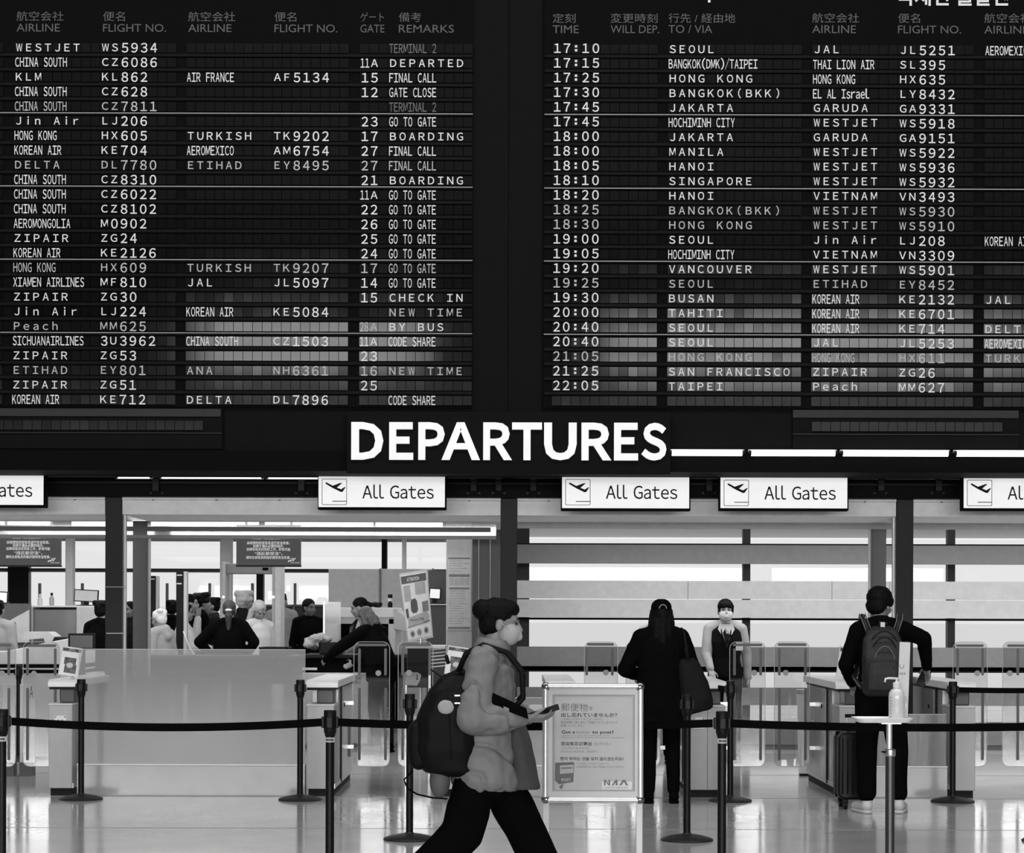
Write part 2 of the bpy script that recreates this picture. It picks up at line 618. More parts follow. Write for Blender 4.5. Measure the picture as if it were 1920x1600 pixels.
# partitions
for k, (a, b, y0) in enumerate(((616, 713, 1067), (714, 812, 1067))):
    yy = 31.0
    x0, x1 = P(a, 1100, yy).x, P(b, 1100, yy).x
    sbox('wall_partition_%d' % k, x0, x1 - .01, yy, yy + .06, 0, P(a, y0, yy).z, mat('partition_fabric', 0.36, 0.9), bevel=.006)
    sbox('wall_partition_trim_%d' % k, x1 - .012, x1 + .012, yy - .02, yy + .07, 0, P(a, y0 - 1, yy).z, M_dgrey)
# notice pillar beside the doorway
yy = 21.5
x0, x1 = P(836.5, 1100, yy).x, P(886, 1100, yy).x
sbox('pillar', x0, x1, yy, yy + .4, 0, ZI, mat('notice_pillar', 0.40, 0.7), bevel=.01)
# land outside: pale apron and a hazy line of trees
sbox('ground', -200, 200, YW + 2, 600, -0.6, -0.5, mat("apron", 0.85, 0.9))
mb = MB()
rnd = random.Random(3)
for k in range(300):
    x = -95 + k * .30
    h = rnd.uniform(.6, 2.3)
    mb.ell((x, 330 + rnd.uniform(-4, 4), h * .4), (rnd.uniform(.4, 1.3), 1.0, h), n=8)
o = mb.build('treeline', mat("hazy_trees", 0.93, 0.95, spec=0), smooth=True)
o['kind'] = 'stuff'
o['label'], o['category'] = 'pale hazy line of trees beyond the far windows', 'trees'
# ---------------------------------------------------------------- split-flap departure boards
S = F / YB           # pixels per metre on the board plane
T_w = mat('flap_white', 0.66, 0.7, spec=0.1)
T_m = mat('flap_pale', 0.42, 0.7, spec=0.1)
T_d = mat('flap_red_grey', 0.13, 0.7, spec=0.1)
T_h = mat('heading_grey', 0.10, 0.7, spec=0.1)
M_flap = mat('glossy_black_flap', 0.0025, 0.09, spec=0.5, var=0.2)
M_rail = mat('flap_rail', 0.004, 0.5, spec=0.06)
M_line = mat('divider_strip_metal', 0.30, 0.5)
TXT = {'w': T_w, 'm': T_m, 'd': T_d}
CELL = 17.88


class Rows:
    """pixel-like coordinates on the board plane, measured from the photograph (x in px, y in px at column xref)"""

    def __init__(s, xref):
        s.xref = xref

    def x(s, px, py=420):
        return P(px, py, YB).x

    def z(s, py):
        return P(s.xref, py, YB).z


def put(mb, br, txt, cx, cy, h, wmax, off):
    txt = wide(txt)
    mb.text(txt, br.x(cx), br.z(cy) - h / S / 2, h / S, y=YB - .034, off=off, align='c', ref=wide('H'), wmax=wmax / S)


def wide_text(mb, br, t, x0, y, cell=CELL, h=14.2, w=11.6):
    for i, c in enumerate(t):
        if c != ' ':
            put(mb, br, c, x0 + (i + .5) * cell, y, h, w, .008)


def narrow_text(mb, br, t, x0, y, cell=CELL):
    for i, c in enumerate(t):
        if c != ' ':
            cc = x0 + (i + .5) * cell / 2 + .8
            if c == 'M':
                put(mb, br, c, cc, y, 17.0, 8.0, .008)
            else:
                put(mb, br, c, cc, y, 17.0, 7.4, .008)


def flight_text(mb, br, t, x0, y):
    for i, c in enumerate(t):
        cc = x0 + (i + .5) * CELL + (1.2 if c.isdigit() else .3)
        if c.isdigit():
            put(mb, br, c, cc, y, 17.4, 12.4, .010)
        else:
            put(mb, br, c, cc, y - .5, 14.0, 13.0, .008)


def air(mb, br, t, x0, y):
    if t.startswith('='):
        narrow_text(mb, br, t[1:], x0, y)
    else:
        wide_text(mb, br, t, x0, y)


def tiles(br, name, x0s, y, parent, rnd):
    """one row of flap modules: a grooved strip whose faces each stand at a slightly different tilt"""
    vs_, fs_ = [], []
    zc = br.z(y)
    hh = 8.6 / S
    row_tilt = rnd.gauss(0, .00016)
    for (a, b) in x0s:
        n = max(1, round((b - a) / CELL))
        cw = (br.x(b) - br.x(a)) / n
        xa = br.x(a)
        y0 = YB - .030
        cols = []
        for i in range(n):
            tl = row_tilt + rnd.gauss(0, .00007)
            sk = rnd.gauss(0, .00006)
            l, r = xa + i * cw + .0022, xa + (i + 1) * cw - .0022
            # outline front: bottom left, bottom right, top left, top right
            cols.append(((l, y0 + tl - sk, zc - hh), (l, y0 - tl - sk, zc + hh), (r, y0 + tl + sk, zc - hh), (r, y0 - tl + sk, zc + hh)))
        for i, c in enumerate(cols):
            o = len(vs_)
            vs_ += list(c)
            fs_.append((o, o + 2, o + 3, o + 1))
            if i + 1 < n:      # groove between two flaps
                d = cols[i + 1]
                o2 = o + 6
                g = o + 4
                pa = [(p[0] + q[0]) / 2 for p, q in zip((c[2], c[3]), (d[0], d[1]))]
                vs_ += [(pa[0], y0 + .008, c[2][2]), (pa[1], y0 + .008, c[3][2])]
                fs_.append((o + 2, g, g + 1, o + 3))
                fs_.append((g, o2, o2 + 1, g + 1))
    # recess the grooves
    mb = MB().add(vs_, fs_)
    o = mb.build(name, M_flap, parent, fix=False)
    return o


def board(name, label, xref, x_in, groups, y_first, rows, heads, dividers, xr, ytop, ybot, seed):
    br = Rows(xref)
    rnd = random.Random(seed)
    zc = (br.z(ytop) + br.z(ybot)) / 2
    t = thing(name, label, 'flight board', ((br.x(x_in[0]) + br.x(x_in[1])) / 2, YB, br.z(ybot)))
    MB().box(br.x(x_in[0]), br.x(x_in[1]), YB - .015, YB + .019, br.z(ybot), br.z(ytop)).build('housing', M_black, t)
    for i in range(25):
        y = y_first + 27.45 * i
        r = tiles(br, 'flap_row', groups, y, t, rnd)
        made = []

        def field(k):
            made.append((k, MB()))
            return made[-1][1]
        if i < len(rows):
            rows[i](field, br, y)
        for k, m in made:
            if m.v:
                m.build('lettering', TXT[k], r, fix=False)
        # ledge between two rows of modules
        if i < 24:
            mb = MB()
            mb.box(br.x(x_in[0]), br.x(x_in[1]), YB - .036, YB - .015, br.z(y + 16.6), br.z(y + 10.4))
            mb.build('row_ledge', M_rail, t, bevel=.004)
    for yy in dividers:
        MB().box(br.x(xr[0]), br.x(xr[1]), YB - .046, YB - .03, br.z(yy + .7), br.z(yy - .7)).build('divider_strip', M_line, t)
    for (x, y1, h1, s1, y2, h2, s2, w1, w2) in heads:
        if s1:
            mb = MB()
            mb.text(s1, br.x(x), br.z(y1), h1 / S, width=w1 / S if w1 else None, y=YB - .02, ref='国')
            mb.build('heading', T_h, t, fix=False)
        if s2:
            mb = MB()
            mb.text(s2, br.x(x), br.z(y2), h2 / S, width=w2 / S if w2 else None, y=YB - .02)
            mb.build('heading', T_h, t, fix=False)
    return t, br


def Lrow(a1, f1, a2='', f2='', gate='', rem='', k='w', kr=None):
    def go(lt, br, y):
        air(lt(k), br, a1, 28 - (y - 91) * .006, y)
        flight_text(lt(k), br, f1, 189 - (y - 91) * .003, y)
        if a2:
            air(lt(k), br, a2, 349.5, y)
            flight_text(lt(k), br, f2, 511, y)
        if gate:
            m = lt(k)
            if len(gate) == 3:
                narrow_text(m, br, gate[:2], 674.4, y, 17.6)
                put(m, br, gate[2], 674.4 + 1.5 * 17.6 + 1, y, 14, 13, .008)
            else:
                for i, c in enumerate(gate):
                    put(m, br, c, 674.4 + (i + .5) * 17.6 + 1, y, 17.4, 12.4, .010)
        if rem:
            air(lt(kr or k), br, rem, 728, y)
    return go


L = [Lrow('WESTJET', 'WS5934', rem='=TERMINAL 2', kr='d'), Lrow('=CHINA SOUTH', 'CZ6086', '', '', '11A', 'DEPARTED'),
     Lrow('KLM', 'KL862', '=AIR FRANCE', 'AF5134', '15', '=FINAL CALL'), Lrow('=CHINA SOUTH', 'CZ628', '', '', '12', '=GATE CLOSE'),
     Lrow('=CHINA SOUTH', 'CZ7811', k='m', rem='=TERMINAL 2', kr='d'), Lrow('Jin Air', 'LJ206', '', '', '23', '=GO TO GATE'),
     Lrow('=HONG KONG', 'HX605', 'TURKISH', 'TK9202', '17', 'BOARDING'), Lrow('=KOREAN AIR', 'KE704', '=AEROMEXICO', 'AM6754', '27', '=FINAL CALL'),
     Lrow('DELTA', 'DL7780', 'ETIHAD', 'EY8495', '27', '=FINAL CALL', k='m'), Lrow('=CHINA SOUTH', 'CZ8310', '', '', '21', 'BOARDING'),
     Lrow('=CHINA SOUTH', 'CZ6022', '', '', '11A', '=GO TO GATE'), Lrow('=CHINA SOUTH', 'CZ8102', '', '', '22', '=GO TO GATE'),
     Lrow('=AEROMONGOLIA', 'M0902', '', '', '26', '=GO TO GATE'), Lrow('ZIPAIR', 'ZG24', '', '', '25', '=GO TO GATE'),
     Lrow('=KOREAN AIR', 'KE2126', '', '', '24', '=GO TO GATE'), Lrow('=HONG KONG', 'HX609', 'TURKISH', 'TK9207', '17', '=GO TO GATE', k='m'),
     Lrow('=XIAMEN AIRLINES', 'MF810', 'JAL', 'JL5097', '14', '=GO TO GATE'), Lrow('ZIPAIR', 'ZG30', '', '', '15', 'CHECK IN'),
     Lrow('Jin Air', 'LJ224', '=KOREAN AIR', 'KE5084', '', 'NEW TIME', kr='m'), Lrow('Peach', 'MM625', '', '', '28A', 'BY BUS', k='m', kr='w'),
     Lrow('=SICHUANAIRLINES', '3U3962', '=CHINA SOUTH', 'CZ1503', '11A', '=CODE SHARE'), Lrow('ZIPAIR', 'ZG53', '', '', '23'),
     Lrow('ETIHAD', 'EY801', 'ANA', 'NH6361', '16', 'NEW TIME', k='m'), Lrow('ZIPAIR', 'ZG51', '', '', '25'),
     Lrow('=KOREAN AIR', 'KE712', 'DELTA', 'DL7896', '', '=CODE SHARE')]
H1, H2 = '航空会社', '便名'
heads_l = [(31, 40, 17, H1, 61.5, 14.5, 'AIRLINE', 88, 81), (193, 40, 17, H2, 61.5, 14.5, 'FLIGHT NO.', 41, 118),
           (352.5, 40, 17, H1, 61.5, 14.5, 'AIRLINE', 88, 81), (514, 40, 17, H2, 61.5, 14.5, 'FLIGHT NO.', 41, 118),
           (675, 40, 17, 'ゲート', 61.5, 14.5, 'GATE', 44, 45), (747, 40, 17, '備考', 61.5, 14.5, 'REMARKS', 42, 103)]
board_l, brl = board('departure_board', 'black flap board with gate and remarks columns above the glass fence', 480, (-150, 886),
                     [(-17 * CELL + 7, 7), (28, 331), (349.5, 654), (674.4, 886)], 92.2, L, heads_l, (215, 352, 489, 626), (-150, 886), -25, 764, 5)
mb = MB().box(brl.x(7), brl.x(76), YB - .025, YB - .018, brl.z(1), brl.z(-14))
mb.build('title_plate', T_w, board_l)


def Rrow(tm, to, a1='', f1='', a2='', k='w', kf=None):
    def go(lt, br, y):
        m = lt(k)
        for i, c in enumerate(tm):
            if c == ':':
                for dy in (-3.6, 3.8):
                    x, z = br.x(1079), br.z(y + dy - 1.2)
                    m.add([(x - .0095, YB - .034, z - .0095), (x + .0095, YB - .034, z - .0095), (x + .0095, YB - .034, z + .0095), (x - .0095, YB - .034, z + .0095)], [(0, 1, 2, 3)])
            else:
                put(m, br, c, (1044, 1062, 0, 1097, 1116)[i], y - 1.2, 17.4, 12.4, .010)
        m = lt(k)
        if to.startswith('='):
            narrow_text(m, br, to[1:], 1251, y, CELL * .985 if len(to) > 15 else CELL)
        else:
            wide_text(m, br, to, 1251, y)
        if a1:
            air(lt(k), br, a1, 1521, y + (.5 if a1[0] == '=' else -.5))
            flight_text(lt(k), br, f1, 1682, y + 1)
        if a2:
            air(lt(k), br, a2, 1843.4, y + 1.2)
    return go


Rr = [Rrow('17:10', 'SEOUL', 'JAL', 'JL5251', '=AEROMEXICO'), Rrow('17:15', '=BANGKOK(DMK)/TAIPEI', '=THAI LION AIR', 'SL395'),
      Rrow('17:25', 'HONG KONG', '=HONG KONG', 'HX635'), Rrow('17:30', 'BANGKOK(BKK)', '=EL AL Israel', 'LY8432'),
      Rrow('17:45', 'JAKARTA', 'GARUDA', 'GA9331'), Rrow('17:45', '=HOCHIMINH CITY', 'WESTJET', 'WS5918'),
      Rrow('18:00', 'JAKARTA', 'GARUDA', 'GA9151'), Rrow('18:00', 'MANILA', 'WESTJET', 'WS5922'),
      Rrow('18:05', 'HANOI', 'WESTJET', 'WS5936'), Rrow('18:10', 'SINGAPORE', 'WESTJET', 'WS5932'),
      Rrow('18:20', 'HANOI', 'VIETNAM', 'VN3493'), Rrow('18:25', 'BANGKOK(BKK)', 'WESTJET', 'WS5930', k='m'),
      Rrow('18:30', 'HONG KONG', 'WESTJET', 'WS5910', k='m'), Rrow('19:00', 'SEOUL', 'Jin Air', 'LJ208', '=KOREAN AIR'),
      Rrow('19:05', '=HOCHIMINH CITY', 'VIETNAM', 'VN3309'), Rrow('19:20', 'VANCOUVER', 'WESTJET', 'WS5901'),
      Rrow('19:25', 'SEOUL', 'ETIHAD', 'EY8452', k='m'), Rrow('19:30', 'BUSAN', '=KOREAN AIR', 'KE2132', 'JAL'),
      Rrow('20:00', 'TAHITI', '=KOREAN AIR', 'KE6701'), Rrow('20:40', 'SEOUL', '=KOREAN AIR', 'KE714', 'DELTA'),
      Rrow('20:40', 'SEOUL', 'JAL', 'JL5253', '=AEROMEXICO'), Rrow('21:05', 'HONG KONG', '=HONG KONG', 'HX611', 'TURKISH', k='m'),
      Rrow('21:25', 'SAN FRANCISCO', 'ZIPAIR', 'ZG26'), Rrow('22:05', 'TAIPEI', 'Peach', 'MM627')]
heads_r = [(1035, 44, 17, '定刻', 64.5, 14.5, 'TIME', 43, 49), (1143.5, 43.5, 17, '変更時刻', 64, 14.5, 'WILL DEP.', 88, 91),
           (1252, 43, 17, '行先 / 経由地', 63.5, 14.5, 'TO / VIA', 125, 82), (1521, 42, 17, H1, 63, 14.5, 'AIRLINE', 88, 82),
           (1682, 42, 17, H2, 63, 14.5, 'FLIGHT NO.', 41, 118), (1843.5, 41.5, 17, H1, 63, 14.5, 'AIRLINE', 88, 82)]
board_r, brr = board('departure_board', 'black flap board with departure times and destinations above the slatted screen', 1450, (1020, 2100),
                     [(1035, 1232), (1251, 1502), (1520.6, 1824), (1843.4, 2058)], 94.8, Rr, heads_r, (218, 356, 492.5, 629.5), (1020, 2100), -25, 767, 11)
mb = MB()
mb.text('국제선 출발편', brr.x(1680), brr.z(7.5), 34 / S, width=208 / S, y=YB - .02, off=.02, ref='국')
mb.build('heading', T_w, board_r, fix=False)
mb = MB()
mb.text('International Departures', brr.x(1040), brr.z(-3.5), 28 / S, width=430 / S, y=YB - .02, off=.01)
mb.build('heading', T_w, board_r, fix=False)

# small blank message sections under the two boards
M_strip = mat('message_strip', 0.03, 0.5, spec=0.08)
for (x0, x1, y0, y1, lab, xr_) in ((-160, 418, 766, 842, 'long black message unit with blank flaps under the gate and remarks board', 200),
                                   (1487, 1912, 769, 843, 'long black message unit with blank flaps under the destinations board', 1700)):
    br = Rows(xr_)
    t = thing('message_unit', lab, 'message board', (br.x((x0 + x1) / 2), YB, br.z(y1)), 'message units under the boards')
    MB().box(br.x(x0), br.x(x1), YB - .012, YB + .019, br.z(y1), br.z(y0)).build('housing', M_panel, t, bevel=.003)
    MB().box(br.x(x0), br.x(x1) - .01, YB - .026, YB - .012, br.z(y0 + 15.5), br.z(y0 + 1)).build('upper_strip', M_strip, t, bevel=.002)
    MB().box(br.x(x0), br.x(x1), YB - .026, YB - .012, br.z(y0 + 47), br.z(y0 + 45.5)).build('lower_ledge', M_strip, t)
    xs_ = x0 + 35 if x0 > 0 else 28 - 10 * CELL
    tiles(br, 'flap_row', [(xs_, xs_ + CELL * 20 if x0 > 0 else 383)], y0 + 32, t, random.Random(9))
# ---------------------------------------------------------------- DEPARTURES sign
YDp = YB - .12
t = thing('departures_sign', 'large white DEPARTURES lettering on a black panel', 'sign', (P(953, 885, YDp).x, YDp, P(953, 885, YDp).z))
x0, x1, z0, z1 = R(650, 772, 1257, 889, YDp)
MB().box(x0, x1, YDp, YB + .02, z0, z1).build('sign_panel', M_panel, t, bevel=.004)
spec = [('D', 659, 719), ('E', 730, 775), ('P', 784.5, 834), ('A', 828, 900), ('R', 906, 960), ('T', 960, 1016), ('U', 1020, 1081), ('R', 1090, 1146), ('E', 1151, 1196), ('S', 1202, 1249)]
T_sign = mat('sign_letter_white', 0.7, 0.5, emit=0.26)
for c, a, b in spec:
    q0, q1 = P(a, 863, YDp), P(b, 863, YDp)
    mb = MB()
    v, f, bb = glyphs(wide(c), .036 if c != 'A' else .029)
    H = 70.5 * YDp / F
    kz = H / (bb[3] - bb[2])
    kx = (q1.x - q0.x) / (bb[1] - bb[0])
    zb = P(953, 863.5, YDp).z - (0.0)
    M = Matrix.Translation((q0.x, YDp - .035, zb)) @ Matrix.Diagonal((kx, 1, kz, 1)) @ Matrix.Translation((-bb[0], 0, -bb[2]))
    n = len(v)
    pts = [(p[0], 0, p[1]) for p in v]
    bk = [(p[0], .033, p[1]) for p in v]
    ed = {}
    for q in f:
        for i in range(len(q)):
            e = (q[i], q[(i + 1) % len(q)])
            if (e[1], e[0]) in ed:
                del ed[(e[1], e[0])]
            else:
                ed[e] = 1
    mb.add(pts + bk, list(f) + [tuple(i + n for i in q)[::-1] for q in f] + [(a_ + n, b_ + n, b_, a_) for a_, b_ in ed], M)
    mb.build('letter', T_sign, t, fix=False)
# small lamp clips under the panel edge
# ---------------------------------------------------------------- hanging gate signs
YSg = 18.05
plane = [(-.62, .44), (-.55, .47), (-.1, .22), (.42, .42), (.58, .42), (.20, .08), (.50, -.05), (.75, .12), (.82, .10), (.62, -.22), (.50, -.26), (-.10, .04), (-.60, .36)]


def gate_sign(x0, x1, y0, y1, label):
    a, b, z0, z1 = R(x0, y0, x1, y1, YSg)
    t = thing('gate_sign', label, 'sign', ((a + b) / 2, YSg + .06, z1), 'lit gate signs')
    W, H = b - a, z1 - z0
    MB().box(a - .004, b + .008, YSg, YSg + .13, z0 - .018, z1 + .010).build('housing', M_black, t, bevel=.006)
    MB().box(a + .004, b - .004, YSg - .004, YSg + .01, z0 + .003, z1 - .006).build('lit_face', M_lit, t)
    y = YSg - .0065
    px = YSg / F
    fx, fz, fs = a + 7 * px, z1 - 56 * px, 47 * px
    mb = MB()
    lw = .0045
    o = rrect(fx, fx + fs, fz, fz + fs + 2 * px, .012)
    n = rrect(fx + lw, fx + fs - lw, fz + lw, fz + fs + 2 * px - lw, .009)
    k = len(o)
    mb.add([(p[0], y, p[1]) for p in o + n], [(i, (i + 1) % k, (i + 1) % k + k, i + k) for i in range(k)])
    mb.build('pictogram_border', M_ink, t)
    sx = fs * .56
    cx, cz = fx + fs * .49, fz + fs * .70
    mb = MB()
    mb.prism([(cx + p[0] * sx, cz + p[1] * sx * .95 - .01) for p in plane], y - .002, y)
    mb.box(fx + fs * .42, fx + fs, y - .002, y, fz + fs * .135, fz + fs * .165)
    mb.build('pictogram', M_ink, t)
    MB().spaced('All Gates', a + 83 * px, z1 - 43.5 * px, 24 * px, 134 * px, y, .006).build('lettering', M_ink, t, fix=False)
    for f_ in (.12, .42, .72):
        MB().box(a + W * f_, a + W * (f_ + .13), YSg + .02, YSg + .10, z1 + .010, z1 + .024).build('clip', M_alu, t)
    for f_ in (.25, .75):
        MB().box(a + W * f_ - .012, a + W * f_ + .012, YSg + .05, YSg + .074, z1 + .01, zb0 + .02).build('hanger', M_black2, t)
    return t


gate_sign(-156, 82.5, 888, 947.5, 'lit gate sign cut off by the edge, over the X-ray lane with the monitor')
gate_sign(596.5, 835, 891.5, 952, 'lit gate sign hanging under the D of the big white lettering')
gate_sign(1053, 1293, 892, 954, 'lit gate sign hanging under the S of the big white lettering')
gate_sign(1350, 1589.5, 893.5, 954, 'lit gate sign above the masked attendant and the slatted screen')
gate_sign(1806, 2045, 893.5, 954, 'lit gate sign cut off by the edge, beyond the pillar behind the backpacker')

# ---------------------------------------------------------------- tube lights
M_dimtube = mat('worn_tube', 0.85, 0.4, emit=1.5)


def tube_row(name, label, cat, segs, y, Y, r, m, group, fix=True):
    """batten of tubes end to end: every segment a lamp of its own"""
    for i, (a, b) in enumerate(segs):
        p0, p1 = P(a, y, Y), P(b, y, Y)
        z = P((segs[0][0] + segs[-1][1]) / 2, y, Y).z
        t = thing(name, label[i] if isinstance(label, list) else label, cat, ((p0.x + p1.x) / 2, Y, z), group)
        MB().tube([(p0.x + .02, Y, z), (p1.x - .02, Y, z)], r, 12).build('tube', m, t, smooth='auto')
        for x_, d in ((p0.x, 1), (p1.x, -1)):
            MB().tube([(x_, Y, z), (x_ + d * .025, Y, z)], r * .8, 10).build('end_cap', M_black2, t)
        MB().box(p0.x, p1.x, Y + r, Y + r + .02, z - r * 1.1, z + r * 1.1).build('batten', M_white, t)


tube_row('tube_light', ['bright tube light starting beside the S of the big lettering', 'bright tube light under the destinations board, next to the one beside the S',
                        'bright tube light under the long message unit of the destinations board', 'bright tube light running out at the edge under the destinations board'],
         'lamp', [(1255, 1396), (1404, 1570), (1576, 1782), (1789, 1990)], 850, YB - .06, .026, M_tube, None)
tube_row('slim_tube_light', ['short slim tube above the dark pillar by the X-ray lane', 'long slim tube above the glass fence', 'slim tube ending behind the gate sign under the D'],
         'lamp', [(217, 285), (299, 494), (499, 640)], 894.5, YC1 - .24, .016, M_dimtube, None)
# ceiling tubes of the security hall, seen through the transom glass
YL = 27.5
for (a, b, lab) in ((-60, 95, 'ceiling tube over the X-ray lane beside the pale pillar'), (135, 215, 'short ceiling tube behind the dark pillar'),
                    (215, 485, 'long ceiling tube over the screening lanes'), (497, 700, 'ceiling tube over the grey partitions'), (704, 830, 'ceiling tube above the tilted attention notice')):
    z = P(500, 983, YL).z
    p0, p1 = P(a, 983, YL), P(b, 983, YL)
    t = thing('ceiling_tube', lab, 'lamp', ((p0.x + p1.x) / 2, YL, ZI), 'ceiling tubes of the security hall')
    MB().tube([(p0.x, YL, z), (p1.x, YL, z)], .035, 10).build('tube', M_tube, t, smooth='auto')
    MB().box(p0.x, p1.x, YL - .06, YL + .06, z + .04, z + .075).build('reflector', M_white, t)
    for f_ in (.2, .8):
        x = p0.x + (p1.x - p0.x) * f_
        MB().box(x - .01, x + .01, YL - .01, YL + .01, z + .07, ZI).build('hanger', M_alu, t)
# ---------------------------------------------------------------- gate counters, glass fences and flap doors
YF = 17.18
M_cbox = mat('counter_laminate', 0.40, 0.45, var=.04)
M_cneck = mat('counter_neck_dark', 0.07, 0.4)
M_plinth = mat('counter_plinth', 0.008, 0.6, spec=.2)
M_ctop = mat('counter_white_top', 0.78, 0.35)
M_cside = mat('counter_steel_side', 0.46, 0.28, metal=.75, var=.15, stretch=(1, 1, .15), scale=6)


def counter(X0, X1, label, seam=False, arrow=True, side=1, Yf=YF, Ln=1.9, front=True):
    w_ = X1 - X0
    t = thing('gate_counter', label, 'counter', ((X0 + X1) / 2, Yf + Ln / 2, 0), 'boarding gate counters')
    MB().box(X0 + .012, X1 - .012, Yf + .03, Yf + Ln - .03, 0, .062).build('plinth', M_plinth, t)
    fx = MB().box(X0, X1, Yf, Yf + .42, .06, .73).build('front_box', M_cbox, t, bevel=.006)
    MB().box(X0 - .004, X1 + .004, Yf - .004, Yf + .43, .728, .742).build('front_ledge', M_lgrey, t, bevel=.003)
    if seam:
        MB().box((X0 + X1) / 2 - .002, (X0 + X1) / 2 + .002, Yf - .002, Yf + .01, .07, .72).build('seam', M_dgrey, fx)
    MB().box(X0, X1, Yf + .42, Yf + Ln, .06, .875).build('main_body', M_cside, t, bevel=.004)
    MB().box(X0 + w_ * .3, X1 - w_ * .08, Yf + .16, Yf + .41, .742, .876).build('neck', M_cneck, t, bevel=.008)
    MB().prismx([(Yf + .02, .875), (Yf + .02, .915), (Yf + .06, .935), (Yf + Ln + .03, .935), (Yf + Ln + .03, .875)], X0 - (.03 if side < 0 else .012), X1 + (.03 if side > 0 else .012)).build('top_plate', M_ctop, t, bevel=.006)
    MB().box(X0 - .006, X1 + .006, Yf + .05, Yf + Ln, .855, .876).build('top_black_band', M_black2, t)  # black band below the top plate
    # doors and trims on the long side that faces the lane
    xs = X1 if side > 0 else X0
    d = side * .006
    p = MB().box(min(xs, xs + d), max(xs, xs + d), Yf + .75, Yf + 1.5, .10, .845).build('side_panel', M_cside, t, bevel=.002)
    MB().box(min(xs, xs + d * 2), max(xs, xs + d * 4), Yf + 1.45, Yf + 1.68, .22, .55).build('chrome_guard', M_steel, t, bevel=.02)
    MB().box(min(xs, xs + d * 2), max(xs, xs + d * 2), Yf + .62, Yf + .66, .07, .87).build('side_joint', M_black2, t)
    MB().box(min(xs, xs + d), max(xs, xs + d), Yf + .02, Yf + Ln, .062, .10).build('kick_rail', M_steel, t)
    MB().lathe([(.018, 0), (.018, .006), (.0, .007)], n=16, M=Matrix.Translation((xs + d, Yf + .95, .70)) @ Matrix.Rotation(side * PI / 2, 4, 'Y')).build('lock', M_black2, p)
    if arrow:
        ax, az = X0 + w_ * (.5 if not seam else .25), .555
        a = MB().box(ax - .047, ax + .047, Yf - .005, Yf + .002, az, az + .09).build('arrow_sign', M_white, t)
        mb = MB()
        for s_ in (-1, 1):
            mb.prism([(ax + s_ * .014, az + .014), (ax + s_ * .042, az + .014), (ax + s_ * .042, az + .024), (ax + s_ * .014, az + .062)], Yf - .0065, Yf - .005)
            mb.prism([(ax + s_ * .042, az + .072), (ax + s_ * .042, az + .084), (ax + s_ * .028, az + .084)], Yf - .0065, Yf - .005)
        mb.build('arrow', M_ink, a)
    return t


counter(-3.73, -3.54, 'grey gate counter by the X-ray lane, beside the glass fence on its open side')
counter(-1.65, -1.43, 'grey gate counter closing the glass fence, behind the front belt post', arrow=False)
counter(-.56, -.36, 'grey gate counter hidden behind the walking woman')
counter(.30, .50, 'grey gate counter behind the post-box poster stand', side=-1, arrow=False)
counter(1.436, 1.72, 'wide grey gate counter with a seam, in front of the masked attendant', seam=True, side=-1)
counter(2.64, 2.87, 'grey gate counter beside the ribbed suitcase', side=-1, arrow=False)
counter(3.55, 3.735, 'grey gate counter behind the pump bottle and the rear belt post', side=-1, arrow=False)
counter(4.83, 5.03, 'grey gate counter cut off at the edge beyond the last rear belt post', side=-1, arrow=False)

M_frost = glass('frosted_fence_glass', 0.9, 0.10, 0.12, film=0.62, film_v=0.60, grad=(0.85, 0.16))
M_base = mat('fence_base_grey', 0.30, 0.2, spec=.7, var=.1, scale=3)


def fence(X0, X1, ztop, label, m):
    t = thing('glass_fence', label, 'fence', ((X0 + X1) / 2, YF + .1, 0))
    MB().box(X0, X1, YF + .02, YF + .12, 0, .245).build('base_box', M_base, t, bevel=.003)
    MB().box(X0, X1, YF + .015, YF + .125, .245, .256).build('base_cap', M_white, t)
    p = MB().box(X0 + .004, X1 - .004, YF + .06, YF + .072, .256, ztop).build('pane', m, t)
    MB().box(X0 + .004, X1 - .004, YF + .0585, YF + .0735, ztop - .004, ztop).build('polished_edge', M_lgrey, p)
    MB().box(X0 + .03, X0 + .07, YF + .08, YF + .12, .0, .0 + .25).build('foot_block', M_black2, t)
    return t


fence(-3.505, -1.665, 1.183, 'long frosted glass fence on a low grey box between two gate counters', M_frost)
fence(2.89, 3.515, .675, 'short low fence panel beyond the backpacker', mat('fence_steel_panel', .12, .3, metal=.2, var=.2, stretch=(3, 1, .2)))
fence(-.325, .265, .80, 'short fence panel behind the walking woman', M_frost)

SIDES = [(-3.73, -3.54), (-1.65, -1.43), (-.56, -.36), (.30, .50), (1.436, 1.72), (2.64, 2.87), (3.55, 3.735), (4.83, 5.03)]
M_strip2 = mat('handle_strip', 0.09, 0.5)
M_rim = mat('acrylic_rim', 0.35, 0.3)


